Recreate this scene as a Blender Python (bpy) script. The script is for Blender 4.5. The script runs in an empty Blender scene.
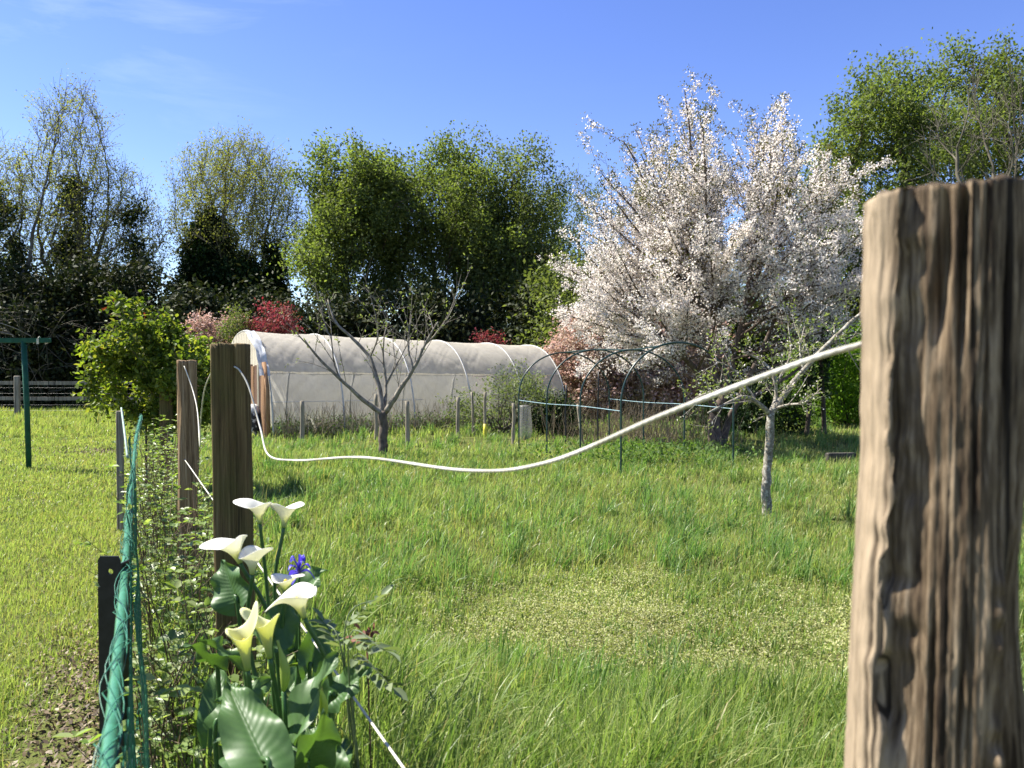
import bpy, math, random
import numpy as np
from mathutils import Vector

R = math.radians
rng = np.random.default_rng(7)
random.seed(7)
scene = bpy.context.scene
COL = scene.collection

CAMZ, F, HY = 1.4, 770.0, 370.0


def P(px, py, Y):
    """Sight line through a pixel, cut at distance Y in front of the camera."""
    return np.array([(px - 512) / F * Y, Y, CAMZ - (py - HY) / F * Y])


# ------------------------------------------------------------------ noise
_LAT = np.random.default_rng(99).random((257, 257))


def vn(x, y):
    x = np.asarray(x, float); y = np.asarray(y, float)
    x, y = np.broadcast_arrays(x, y)
    xi = np.floor(x).astype(int); yi = np.floor(y).astype(int)
    fx = x - xi; fy = y - yi
    fx = fx * fx * (3 - 2 * fx); fy = fy * fy * (3 - 2 * fy)
    a = _LAT[xi & 255, yi & 255]; b = _LAT[(xi + 1) & 255, yi & 255]
    c = _LAT[xi & 255, (yi + 1) & 255]; d = _LAT[(xi + 1) & 255, (yi + 1) & 255]
    return (a * (1 - fx) + b * fx) * (1 - fy) + (c * (1 - fx) + d * fx) * fy


def fbm(x, y, o=3):
    s = 0; a = 0.5; t = 0
    for k in range(o):
        s = s + a * vn(x * 2 ** k + 17.3 * k, y * 2 ** k + 5.1 * k); t += a; a *= .5
    return s / t


def gz(x, y):
    """Height of the ground."""
    return (fbm(np.asarray(x) * .45 + 50, np.asarray(y) * .45 + 50) - .5) * .13


def fence_x(y):
    return -0.03 - 0.495 * np.asarray(y, float)


# ------------------------------------------------------------------ mesh building
ORG = {}


class MB:
    def __init__(s):
        s.v = []; s.q = []; s.t = []; s.a = []; s.n = 0; s.flat = False

    def add(s, v, q=None, t=None, a=None):
        v = np.asarray(v, float).reshape(-1, 3)
        if q is not None and len(q): s.q.append(np.asarray(q, int).reshape(-1, 4) + s.n)
        if t is not None and len(t): s.t.append(np.asarray(t, int).reshape(-1, 3) + s.n)
        s.v.append(v)
        s.a.append(np.zeros((len(v), 2)) if a is None else np.asarray(a, float).reshape(-1, 2))
        s.n += len(v)

    def build(s, name, mat, parent=None, loc=None, smooth=True):
        smooth = smooth and not s.flat
        v = np.concatenate(s.v)
        if parent is not None:
            org = ORG[parent.name]
        else:
            org = np.array(loc if loc is not None else (0, 0, 0), float)
        v = v - org
        q = np.concatenate(s.q) if s.q else np.zeros((0, 4), int)
        t = np.concatenate(s.t) if s.t else np.zeros((0, 3), int)
        me = bpy.data.meshes.new(name)
        me.vertices.add(len(v)); me.vertices.foreach_set('co', v.astype(np.float32).ravel())
        li = np.concatenate([t.ravel(), q.ravel()]).astype(np.int32)
        me.loops.add(len(li)); me.loops.foreach_set('vertex_index', li)
        npoly = len(t) + len(q)
        me.polygons.add(npoly)
        st = np.concatenate([np.arange(len(t)) * 3, len(t) * 3 + np.arange(len(q)) * 4]).astype(np.int32)
        me.polygons.foreach_set('loop_start', st)
        me.polygons.foreach_set('use_smooth', np.full(npoly, smooth))
        at = me.attributes.new('auv', 'FLOAT2', 'POINT')
        at.data.foreach_set('vector', np.concatenate(s.a).astype(np.float32).ravel())
        me.update(calc_edges=True); me.validate()
        me.materials.append(mat)
        o = bpy.data.objects.new(name, me); COL.objects.link(o)
        if parent is not None:
            o.parent = parent; ORG[o.name] = org
        else:
            o.location = org; ORG[o.name] = org
        return o


def thing(name, label, cat, loc, group=None):
    o = bpy.data.objects.new(name, None); COL.objects.link(o)
    o.location = loc; o.empty_display_size = .2
    o['label'] = label; o['category'] = cat
    if group: o['group'] = group
    ORG[o.name] = np.array(loc, float)
    return o


def tag(o, label=None, cat=None, group=None, kind=None):
    if label: o['label'] = label
    if cat: o['category'] = cat
    if group: o['group'] = group
    if kind: o['kind'] = kind
    return o


def unit(a):
    a = np.asarray(a, float)
    return a / np.maximum(np.linalg.norm(a, axis=-1, keepdims=True), 1e-9)


def spl(ctrl, n):
    """Catmull-Rom through the control points."""
    c = np.asarray(ctrl, float)
    c = np.vstack([2 * c[0] - c[1], c, 2 * c[-1] - c[-2]])
    k = len(c) - 3
    u = np.linspace(0, k, n); i = np.minimum(u.astype(int), k - 1); f = (u - i)[:, None]
    p0, p1, p2, p3 = c[i], c[i + 1], c[i + 2], c[i + 3]
    return .5 * (2 * p1 + (p2 - p0) * f + (2 * p0 - 5 * p1 + 4 * p2 - p3) * f ** 2 + (3 * p1 - p0 - 3 * p2 + p3) * f ** 3)


def tube(mb, pts, rad, sides=6, cap=True):
    pts = np.asarray(pts, float); n = len(pts)
    rad = np.broadcast_to(np.asarray(rad, float), (n,))
    tg = unit(np.gradient(pts, axis=0))
    N = np.empty((n, 3))
    a = np.array([0, 0, 1.]) if abs(tg[0, 2]) < .9 else np.array([1., 0, 0])
    v = a - tg[0] * (a @ tg[0]); N[0] = v / np.linalg.norm(v)
    for i in range(1, n):
        v = N[i - 1] - tg[i] * (N[i - 1] @ tg[i])
        l = math.sqrt(v @ v)
        N[i] = v / l if l > 1e-6 else N[i - 1]
    B = np.cross(tg, N)
    th = np.arange(sides) * 2 * math.pi / sides
    ring = pts[:, None] + rad[:, None, None] * (np.cos(th)[None, :, None] * N[:, None] + np.sin(th)[None, :, None] * B[:, None])
    vs = ring.reshape(-1, 3)
    i = np.arange(n - 1)[:, None] * sides; j = np.arange(sides)[None]; k = (j + 1) % sides
    q = np.stack([i + j, i + k, i + sides + k, i + sides + j], -1).reshape(-1, 4)
    t = None
    lens = np.concatenate([[0], np.cumsum(np.linalg.norm(np.diff(pts, axis=0), axis=1))])
    at = np.stack([np.tile(th / 6.2832, n), np.repeat(lens, sides)], -1)
    if cap:
        m = len(vs); vs = np.vstack([vs, pts[0], pts[-1]]); at = np.vstack([at, [0, 0], [0, lens[-1]]])
        jj = np.arange(sides); kk = (jj + 1) % sides; e = (n - 1) * sides
        t = np.vstack([np.stack([np.full(sides, m), kk, jj], -1), np.stack([np.full(sides, m + 1), e + jj, e + kk], -1)])
    mb.add(vs, q, t, at)


def box(mb, c, s, rz=0., tilt=(0, 0), bev=.0):
    """Box with chamfered vertical edges; c centre, s full sizes."""
    sx, sy, sz = [k / 2 for k in s]; b = min(bev, sx * .5, sy * .5)
    pl = [(-sx + b, -sy), (sx - b, -sy), (sx, -sy + b), (sx, sy - b), (sx - b, sy), (-sx + b, sy), (-sx, sy - b), (-sx, -sy + b)] if b > 0 else [(-sx, -sy), (sx, -sy), (sx, sy), (-sx, sy)]
    pl = np.array(pl); n = len(pl)
    lv = [(-sz, 1.), (sz, 1.)] if b == 0 else [(-sz, 1. - b / max(sx, sy)), (-sz + b, 1), (sz - b, 1), (sz, 1. - b / max(sx, sy))]
    vs = []
    for z, k in lv:
        for x, y in pl: vs.append((x * k + tilt[0] * (z + sz), y * k + tilt[1] * (z + sz), z))
    vs = np.array(vs); ca, sa = math.cos(rz), math.sin(rz)
    vs = np.stack([vs[:, 0] * ca - vs[:, 1] * sa, vs[:, 0] * sa + vs[:, 1] * ca, vs[:, 2]], -1) + np.asarray(c)
    q = []; t = []
    for l in range(len(lv) - 1):
        for i in range(n):
            j = (i + 1) % n; q.append((l * n + i, l * n + j, l * n + n + j, l * n + n + i))
    top = (len(lv) - 1) * n
    for i in range(1, n - 1):
        t.append((0, i + 1, i)); t.append((top, top + i, top + i + 1))
    mb.flat = True
    mb.add(vs, q, t)


def rand_dirs(n, g=rng):
    return unit(g.normal(size=(n, 3)))


def leaves(mb, c, L, W, dirs=None, jit=1., up=.6, hexa=False, fold=.15, g=rng):
    """Many small leaves: rhombs (4 vertices) or folded six-point leaves."""
    c = np.asarray(c, float); n = len(c)
    if n == 0: return
    L = np.broadcast_to(np.asarray(L, float), (n,))[:, None]; W = np.broadcast_to(np.asarray(W, float), (n,))[:, None]
    d = rand_dirs(n, g)
    if dirs is not None: d = unit(np.asarray(dirs) + jit * d)
    nr = unit(rand_dirs(n, g) + np.array([0, 0, up * 2]))
    s = unit(np.cross(d, nr)); nr = np.cross(s, d)
    if not hexa:
        v = np.stack([c, c + d * L * .5 + s * W * .5 + nr * W * fold, c + d * L, c + d * L * .45 - s * W * .5 + nr * W * fold], 1).reshape(-1, 3)
        q = np.arange(n * 4).reshape(-1, 4)
        a = np.tile([[0.5, 0], [1, .5], [.5, 1], [0, .5]], (n, 1))
        mb.add(v, q, None, a)
    else:
        f = nr * W * fold
        v = np.stack([c, c + d * L * .3 + s * W * .48 + f, c + d * L * .68 + s * W * .38 + f, c + d * L - nr * L * .08,
                      c + d * L * .68 - s * W * .38 + f, c + d * L * .3 - s * W * .48 + f], 1).reshape(-1, 3)
        b = np.arange(n)[:, None] * 6
        q = np.concatenate([b + np.array([[0, 1, 2, 3]]), b + np.array([[0, 3, 4, 5]])])
        a = np.tile([[.5, 0], [1, .3], [.9, .7], [.5, 1], [.1, .7], [0, .3]], (n, 1))
        mb.add(v, q, None, a)


# ------------------------------------------------------------------ materials
class NT:
    def __init__(s, name):
        s.m = bpy.data.materials.new(name); s.m.use_nodes = True
        s.t = s.m.node_tree; s.t.nodes.clear()
        s.out = s.t.nodes.new('ShaderNodeOutputMaterial')

    def n(s, typ, **kw):
        nd = s.t.nodes.new('ShaderNode' + typ)
        for k, v in kw.items():
            if k.startswith('i_'):
                key = k[2:].replace('_', ' ')
                nd.inputs[key].default_value = v
            else: setattr(nd, k, v)
        return nd

    def l(s, a, b): s.t.links.new(a, b)

    def mix(s, fac, a, b, blend='MIX'):
        nd = s.t.nodes.new('ShaderNodeMix'); nd.data_type = 'RGBA'; nd.blend_type = blend
        for k, x in ((0, fac), (6, a), (7, b)):
            if isinstance(x, (int, float)): nd.inputs[k].default_value = x
            elif isinstance(x, tuple): nd.inputs[k].default_value = (*x, 1) if len(x) == 3 else x
            else: s.l(x, nd.inputs[k])
        return nd.outputs[2]

    def ramp(s, fac, stops):
        nd = s.t.nodes.new('ShaderNodeValToRGB'); e = nd.color_ramp.elements
        while len(e) < len(stops): e.new(.5)
        for k, (p, c) in enumerate(stops):
            e[k].position = p; e[k].color = (*c, 1) if isinstance(c, tuple) else (c, c, c, 1)
        s.l(fac, nd.inputs[0]); return nd.outputs[0]

    def noise(s, scale, detail=4, rough=.55, vec=None, stretch=None, coord='Object'):
        tc = s.n('TexCoord'); nd = s.n('TexNoise'); nd.inputs['Scale'].default_value = scale
        nd.inputs['Detail'].default_value = detail; nd.inputs['Roughness'].default_value = rough
        v = tc.outputs[coord]
        if stretch:
            mp = s.n('Mapping'); mp.inputs['Scale'].default_value = stretch; s.l(v, mp.inputs['Vector']); v = mp.outputs[0]
        s.l(v, nd.inputs['Vector']); return nd.outputs['Fac']

    def bump(s, h, strength, dist):
        b = s.n('Bump'); b.inputs['Strength'].default_value = strength; b.inputs['Distance'].default_value = dist
        s.l(h, b.inputs['Height']); return b.outputs[0]

    def surf(s, x): s.l(x, s.out.inputs['Surface'])


def leaf_mat(name, cols, trans=.45, rough=.55, spec=.15, tmul=(1.25, 1.35, .55), nscale=.6, nvar=.35):
    """Leaf: each leaf takes its own tint; light passes through it."""
    k = NT(name)
    geo = k.n('NewGeometry')
    st = [(i / max(1, len(cols) - 1), c) for i, c in enumerate(cols)]
    c = k.ramp(geo.outputs['Random Per Island'], st)
    big = k.noise(nscale, 3)
    bc = k.ramp(big, [(.35, 1 - nvar), (.65, 1 + nvar * .5)])
    c = k.mix(1., c, bc, 'MULTIPLY')
    p = k.n('BsdfPrincipled'); p.inputs['Roughness'].default_value = rough
    p.inputs['Specular IOR Level'].default_value = spec
    k.l(c, p.inputs['Base Color'])
    t = k.n('BsdfTranslucent'); k.l(k.mix(1., c, tmul, 'MULTIPLY'), t.inputs['Color'])
    m = k.n('MixShader'); m.inputs[0].default_value = trans
    k.l(p.outputs[0], m.inputs[1]); k.l(t.outputs[0], m.inputs[2]); k.surf(m.outputs[0])
    return k.m


def bark_mat(name, c1, c2, scale=8, stretch=(1, 1, .25), bumpd=.01, c3=None, rough=.9):
    k = NT(name)
    f = k.noise(scale, 5, .6, stretch=stretch)
    c = k.ramp(f, [(.3, c1), (.68, c2)])
    if c3:
        g = k.noise(scale * 1.7, 3, .6)
        c = k.mix(k.ramp(g, [(.52, 0.), (.62, 1.)]), c, c3)
    p = k.n('BsdfPrincipled'); p.inputs['Roughness'].default_value = rough; p.inputs['Specular IOR Level'].default_value = .2
    k.l(c, p.inputs['Base Color']); k.l(k.bump(f, .8, bumpd), p.inputs['Normal']); k.surf(p.outputs[0])
    return k.m


def plain(name, col, rough=.5, var=.15, scale=20, metal=0., spec=.4, bumpd=0., trans=0.):
    k = NT(name)
    f = k.noise(scale, 4)
    lo = tuple(x * (1 - var) for x in col); hi = tuple(min(1, x * (1 + var)) for x in col)
    c = k.ramp(f, [(.3, lo), (.7, hi)])
    p = k.n('BsdfPrincipled'); p.inputs['Roughness'].default_value = rough
    p.inputs['Metallic'].default_value = metal; p.inputs['Specular IOR Level'].default_value = spec
    k.l(c, p.inputs['Base Color'])
    if bumpd: k.l(k.bump(f, .6, bumpd), p.inputs['Normal'])
    if trans:
        t = k.n('BsdfTranslucent'); k.l(c, t.inputs['Color'])
        m = k.n('MixShader'); m.inputs[0].default_value = trans
        k.l(p.outputs[0], m.inputs[1]); k.l(t.outputs[0], m.inputs[2]); k.surf(m.outputs[0])
    else: k.surf(p.outputs[0])
    return k.m


def wood_mat(name, lo, mid, hi, scale=30, stretch=(1, 1, .035), green=None, bumpd=.004, sunlit_strip=None, ring=True):
    k = NT(name)
    def gn(sc, det, ro, st):
        if not ring: return k.noise(sc, det, ro, stretch=st)
        at = k.n('Attribute', attribute_name='auv'); mp = k.n('Mapping'); mp.inputs['Scale'].default_value = (1, st[2], 1)
        k.l(at.outputs['Vector'], mp.inputs['Vector']); nd = k.n('TexNoise'); nd.inputs['Scale'].default_value = sc
        nd.inputs['Detail'].default_value = det; nd.inputs['Roughness'].default_value = ro; nd.inputs['Distortion'].default_value = .35
        k.l(mp.outputs[0], nd.inputs['Vector']); return nd.outputs['Fac']
    f0 = gn(scale, 6, .65, stretch); f1 = gn(scale * 3.2, 5, .7, stretch)
    fm = k.n('Math', operation='MULTIPLY_ADD'); k.l(f1, fm.inputs[0]); fm.inputs[1].default_value = .55
    fh = k.n('Math', operation='MULTIPLY'); k.l(f0, fh.inputs[0]); fh.inputs[1].default_value = .45; k.l(fh.outputs[0], fm.inputs[2])
    f = fm.outputs[0]
    f2 = gn(scale * .22, 4, .6, (1, 1, .25))
    c = k.ramp(f, [(.40, lo), (.50, mid), (.61, hi)])
    c = k.mix(.55, c, k.ramp(f2, [(.3, .45), (.7, 1.35)]), 'MULTIPLY')
    if green:
        g = k.noise(7, 4, .6, stretch=(1, 1, .5))
        c = k.mix(k.ramp(g, [(.45, 0.), (.7, .75)]), c, green)
    if sunlit_strip:      # sunlight painted into the wood colour as a paler strip down the left
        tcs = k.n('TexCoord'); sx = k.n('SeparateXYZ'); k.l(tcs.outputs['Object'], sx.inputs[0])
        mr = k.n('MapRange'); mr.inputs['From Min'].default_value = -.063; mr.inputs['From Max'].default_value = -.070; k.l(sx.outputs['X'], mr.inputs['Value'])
        c = k.mix(mr.outputs[0], c, k.ramp(f, [(.36, tuple(x * .5 for x in sunlit_strip)), (.55, sunlit_strip)]))
    # dark checks along the grain
    ck = gn(scale * 1.1, 3, .5, (1, 1, .02))
    c = k.mix(k.ramp(ck, [(.35, .9), (.40, 0.)]), c, tuple(x * .35 for x in lo))
    p = k.n('BsdfPrincipled'); p.inputs['Roughness'].default_value = .85; p.inputs['Specular IOR Level'].default_value = .2
    k.l(c, p.inputs['Base Color']); k.l(k.bump(f, .9, bumpd), p.inputs['Normal']); k.surf(p.outputs[0])
    return k.m


M = {}
M['ground'] = None
k = NT('soil_and_turf')
f = k.noise(1.3, 6, .65); f2 = k.noise(35, 4, .7)
c = k.ramp(f, [(.35, (.07, .095, .022)), (.5, (.11, .14, .03)), (.66, (.15, .15, .05))])
c = k.mix(k.ramp(f2, [(.35, .75), (.6, 0.)]), c, (.075, .052, .03))
p = k.n('BsdfPrincipled'); p.inputs['Roughness'].default_value = .95; p.inputs['Specular IOR Level'].default_value = .1
k.l(c, p.inputs['Base Color']); k.l(k.bump(f2, .8, .03), p.inputs['Normal']); k.surf(p.outputs[0]); M['ground'] = k.m


def grass_mat(name, cols, trans=.5, dry=(.30, .26, .10), dryk=.12):
    k = NT(name)
    geo = k.n('NewGeometry'); at = k.n('Attribute', attribute_name='auv')
    sep = k.n('SeparateXYZ'); k.l(at.outputs['Vector'], sep.inputs[0])
    st = [(i / max(1, len(cols) - 1), c) for i, c in enumerate(cols)]
    c = k.ramp(geo.outputs['Random Per Island'], st)
    f = k.noise(.55, 4, .6)
    c = k.mix(1., c, k.ramp(f, [(.3, (.78, .82, .75)), (.7, (1.2, 1.12, 1.0))]), 'MULTIPLY')
    # a few blades are dried out
    wn = k.n('TexWhiteNoise'); wn.noise_dimensions = '1D'; k.l(geo.outputs['Random Per Island'], wn.inputs['W'])
    c = k.mix(k.ramp(wn.outputs['Value'], [(dryk, 1.), (dryk + .01, 0.)]), c, dry)
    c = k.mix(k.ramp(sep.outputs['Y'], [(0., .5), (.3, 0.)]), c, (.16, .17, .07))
    p = k.n('BsdfPrincipled'); p.inputs['Roughness'].default_value = .42; p.inputs['Specular IOR Level'].default_value = .4
    k.l(c, p.inputs['Base Color'])
    t = k.n('BsdfTranslucent'); k.l(k.mix(1., c, (1.15, 1.3, .7), 'MULTIPLY'), t.inputs['Color'])
    m = k.n('MixShader'); m.inputs[0].default_value = trans
    k.l(p.outputs[0], m.inputs[1]); k.l(t.outputs[0], m.inputs[2]); k.surf(m.outputs[0])
    return k.m


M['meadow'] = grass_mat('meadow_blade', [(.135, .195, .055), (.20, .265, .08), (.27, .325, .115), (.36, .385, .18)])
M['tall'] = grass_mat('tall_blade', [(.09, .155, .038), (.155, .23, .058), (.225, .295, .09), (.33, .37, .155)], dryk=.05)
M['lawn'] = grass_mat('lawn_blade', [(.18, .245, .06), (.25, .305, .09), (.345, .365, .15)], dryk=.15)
M['paleweed'] = leaf_mat('pale_weed_leaf', [(.30, .34, .11), (.40, .40, .18), (.46, .44, .25), (.22, .29, .07)], trans=.35)
M['litter'] = leaf_mat('dry_leaf_litter', [(.10, .07, .04), (.30, .23, .14), (.07, .05, .03), (.16, .11, .065), (.40, .34, .24)], trans=.1, tmul=(1, 1, 1))
M['wood_stone'] = wood_mat('dark_grey_timber', (.03, .028, .024), (.07, .062, .052), (.12, .11, .09), scale=30, ring=False)
M['wood_near'] = wood_mat('weathered_oak', (.026, .016, .009), (.13, .092, .055), (.36, .275, .18), scale=46, stretch=(1, 1, .075), bumpd=.005, sunlit_strip=(.31, .24, .16))
k = None
M['wood_mid'] = wood_mat('mossy_oak', (.05, .032, .013), (.12, .08, .034), (.20, .145, .065), scale=32, green=(.085, .082, .022))
M['wood_old'] = wood_mat('old_chestnut', (.10, .06, .03), (.25, .165, .085), (.42, .31, .19), scale=34)
M['wood_grey'] = wood_mat('grey_softwood', (.14, .12, .085), (.25, .22, .165), (.36, .33, .26), scale=30, ring=False)
M['wood_orange'] = wood_mat('orange_planks', (.15, .075, .038), (.27, .15, .075), (.38, .25, .14), scale=26, ring=False)
M['wood_dark'] = wood_mat('dark_planks', (.05, .028, .018), (.12, .065, .04), (.20, .12, .08), scale=26, ring=False)
k = NT('white_rope'); at = k.n('Attribute', attribute_name='auv'); sp = k.n('SeparateXYZ'); k.l(at.outputs['Vector'], sp.inputs[0])
ma = k.n('Math', operation='MULTIPLY'); k.l(sp.outputs['Y'], ma.inputs[0]); ma.inputs[1].default_value = 95.
mb2 = k.n('Math', operation='MULTIPLY_ADD'); k.l(sp.outputs['X'], mb2.inputs[0]); mb2.inputs[1].default_value = 3.; k.l(ma.outputs[0], mb2.inputs[2])
mc = k.n('Math', operation='MULTIPLY'); k.l(mb2.outputs[0], mc.inputs[0]); mc.inputs[1].default_value = 6.2832
ms = k.n('Math', operation='SINE'); k.l(mc.outputs[0], ms.inputs[0])
dr = k.noise(9, 5, .7); c = k.ramp(dr, [(.35, (.36, .34, .27)), (.62, (.62, .60, .52))])
p = k.n('BsdfPrincipled'); p.inputs['Roughness'].default_value = .7; p.inputs['Specular IOR Level'].default_value = .2
k.l(c, p.inputs['Base Color']); k.l(k.bump(ms.outputs[0], .2, .0008), p.inputs['Normal']); k.surf(p.outputs[0]); M['rope'] = k.m
M['green_paint'] = plain('dark_green_paint', (.014, .075, .042), .6, .3, 12, spec=.2)
M['green_plastic'] = plain('green_plastic', (.05, .19, .105), .35, .25, 30, trans=.15)
M['net'] = plain('net_strand', (.02, .125, .07), .4, .3, 40)
M['black_metal'] = plain('black_metal', (.018, .018, .02), .45, .3, 40, metal=.3)
M['hoop'] = plain('hoop_steel', (.012, .035, .032), .35, .3, 30)
M['blue_rod'] = plain('blue_white_rod', (.26, .38, .41), .4, .3, 15)
M['wire'] = plain('grey_wire', (.10, .10, .095), .5, .2, 30, metal=.3)
M['lamp'] = None

# ------------------------------------------------------------------ tree growing
def colonize(seeds, attr, step, di, dk, maxit=140, bias=(0, 0, .12), g=rng):
    """Space colonisation. seeds: list of polylines (first point on parent or ground)."""
    pos = []; par = []
    for s in seeds:
        s = np.asarray(s, float)
        seg = np.linalg.norm(np.diff(s, axis=0), axis=1); n = max(2, int(seg.sum() / step) + 1)
        pts = spl(s, n) if len(s) > 2 else np.linspace(s[0], s[-1], n)
        start = -1
        if pos:
            d = np.linalg.norm(np.array(pos) - pts[0], axis=1)
            if d.min() < step * 2.5: start = int(d.argmin()); pts = pts[1:]
        for p in pts:
            pos.append(p); par.append(start); start = len(pos) - 1
    pos = list(pos); A = np.asarray(attr, float)
    X = np.array(pos)
    D = np.linalg.norm(A[:, None] - X[None], axis=2); near = D.argmin(1); dist = D.min(1)
    alive = dist > dk
    kids = {}
    bias = np.array(bias)
    for it in range(maxit):
        act = alive & (dist < di)
        if not act.any(): break
        idx = near[act]; dv = unit(A[act] - np.array(pos)[idx])
        u, inv = np.unique(idx, return_inverse=True)
        sm = np.zeros((len(u), 3)); np.add.at(sm, inv, dv)
        sm = unit(unit(sm) + bias + g.normal(size=sm.shape) * .16)
        new = []
        base = len(pos)
        for a, d in zip(u, sm):
            a = int(a); pn = pos[a] + d * step
            ks = kids.setdefault(a, [])
            if len(ks) > 3 or any(np.linalg.norm(pn - pos[k]) < step * .35 for k in ks): continue
            ks.append(base + len(new)); new.append((pn, a))
        if not new: 
            # drop attractors nobody can reach
            alive &= ~act
            continue
        NP = np.array([x[0] for x in new])
        for x, a in new: pos.append(x); par.append(a)
        d2 = np.linalg.norm(A[:, None] - NP[None], axis=2); m = d2.min(1); am = d2.argmin(1) + base
        b = m < dist; near[b] = am[b]; dist[b] = m[b]
        alive &= dist > dk
    return np.array(pos), np.array(par)


def skeleton(pos, par, r_tip, r_trunk, e=2.2):
    n = len(pos); raw = np.zeros(n); kids = [[] for _ in range(n)]
    for i in range(n):
        if par[i] >= 0: kids[par[i]].append(i)
    for i in range(n - 1, -1, -1):
        raw[i] = 1. if not kids[i] else sum(raw[k] ** e for k in kids[i]) ** (1 / e)
    mx = raw.max()
    rad = r_tip + (r_trunk - r_tip) * ((raw - 1) / max(mx - 1, 1e-6)) ** 1.35
    return rad, kids


def skin(mb, pos, par, rad, kids, thick=.05, flare=1.35):
    roots = [i for i in range(len(pos)) if par[i] < 0]
    stack = [(r, None) for r in roots]
    while stack:
        i, p = stack.pop()
        ch = [] if p is None else [p]
        c = i
        while True:
            ch.append(c)
            ks = kids[c]
            if not ks: break
            ks = sorted(ks, key=lambda k: -rad[k])
            for k in ks[1:]: stack.append((k, c))
            c = ks[0]
        pts = pos[ch]; rr = rad[ch].copy()
        if p is not None: rr[0] = min(rr[0], rr[1] * 1.15)
        else: rr[0] *= flare
        if len(pts) < 2: continue
        r0 = rr.max()
        sides = 10 if r0 > thick * 2 else (6 if r0 > thick * .5 else (4 if r0 > thick * .2 else 3))
        tube(mb, pts, rr, sides, cap=(p is None))


def ell_pts(n, ells, g=rng, shell=.0):
    """Random points in a union of ellipsoids (cx,cy,cz,rx,ry,rz)."""
    vol = np.array([e[3] * e[4] * e[5] for e in ells]); out = []
    for e, k in zip(ells, (vol / vol.sum() * n).astype(int) + 1):
        d = rand_dirs(k, g); r = g.random(k) ** (1 / 3.)
        r = shell + (1 - shell) * r
        out.append(np.array(e[:3]) + d * r[:, None] * np.array(e[3:]))
    return np.concatenate(out)


def twigs(mb, pos, par, rad, sel, lo, hi, r, g, up=.5, sides=3, per=2, seg=4):
    """Fine twigs off the thin branches; returns points along them with directions."""
    P_, D_ = [], []
    for i in sel:
        d0 = unit(pos[i] - pos[par[i]]) if par[i] >= 0 else np.array([0, 0, 1.])
        for _ in range(per):
            d = unit(d0 + g.normal(size=3) * .55 + np.array([0, 0, up])); L = g.uniform(lo, hi)
            k = np.linspace(0, 1, seg)[:, None]
            pts = pos[i] + d * L * k + g.normal(size=3) * .12 * L * k ** 2
            tube(mb, pts, np.linspace(r, r * .4, seg), sides, cap=False)
            P_.append(pts[1:]); D_.append(np.tile(d, (seg - 1, 1)))
    if not P_: return np.zeros((0, 3)), np.zeros((0, 3))
    return np.concatenate(P_), np.concatenate(D_)


def world_ell(px0, px1, py0, py1, Y, ry):
    a = P(px0, py1, Y); b = P(px1, py0, Y); c = (a + b) / 2; h = (b - a) / 2
    return (c[0], Y, c[2], abs(h[0]), ry, abs(h[2]))


SKY_STRENGTH, SKY_SAT, SKY_HUE, EXPOSURE = .080, 1.2, .5225, 1.55
# ------------------------------------------------------------------ camera, light, sky
cam = bpy.data.cameras.new('camera'); co = bpy.data.objects.new('camera', cam); COL.objects.link(co)
cam.sensor_width = 36; cam.lens = 36 * F / 1024
cam.clip_start = .02; cam.clip_end = 2000
co.location = (0, 0, CAMZ); co.rotation_euler = (R(90) - math.atan((384 - HY) / F), 0, 0)
cam.dof.use_dof = True; cam.dof.focus_distance = 5.5; cam.dof.aperture_fstop = 7.2
scene.camera = co

SUN_AZ, SUN_EL = R(-74), R(52)       # measured from +Y, clockwise positive
sdir = Vector((math.sin(SUN_AZ) * math.cos(SUN_EL), math.cos(SUN_AZ) * math.cos(SUN_EL), math.sin(SUN_EL)))
sl = bpy.data.lights.new('sun', 'SUN'); sl.energy = 5.0; sl.angle = R(.53); sl.color = (1, .95, .86)
so = bpy.data.objects.new('sun', sl); COL.objects.link(so); so.rotation_euler = sdir.to_track_quat('Z', 'Y').to_euler()

w = bpy.data.worlds.new('World'); scene.world = w; w.use_nodes = True
nt = w.node_tree; nt.nodes.clear()
out = nt.nodes.new('ShaderNodeOutputWorld'); bg = nt.nodes.new('ShaderNodeBackground')
sky = nt.nodes.new('ShaderNodeTexSky'); sky.sky_type = 'NISHITA'; sky.sun_disc = False
sky.sun_elevation = SUN_EL; sky.sun_rotation = SUN_AZ
sky.altitude = 100; sky.air_density = 1.0; sky.dust_density = .1; sky.ozone_density = 2.2
bg.inputs['Strength'].default_value = SKY_STRENGTH
# thin cirrus high up on the left
tc = nt.nodes.new('ShaderNodeTexCoord'); mp = nt.nodes.new('ShaderNodeMapping')
mp.inputs['Scale'].default_value = (2.2, 2.2, 9.); mp.inputs['Rotation'].default_value = (0, R(14), R(20))
nz = nt.nodes.new('ShaderNodeTexNoise'); nz.inputs['Scale'].default_value = 2.3; nz.inputs['Detail'].default_value = 7; nz.inputs['Roughness'].default_value = .62
nz.inputs['Distortion'].default_value = .6
nt.links.new(tc.outputs['Generated'], mp.inputs[0]); nt.links.new(mp.outputs[0], nz.inputs['Vector'])
rp = nt.nodes.new('ShaderNodeValToRGB'); e = rp.color_ramp.elements
e[0].position = .52; e[0].color = (0, 0, 0, 1); e[1].position = .80; e[1].color = (.11, .11, .11, 1)
nt.links.new(nz.outputs['Fac'], rp.inputs[0])
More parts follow.
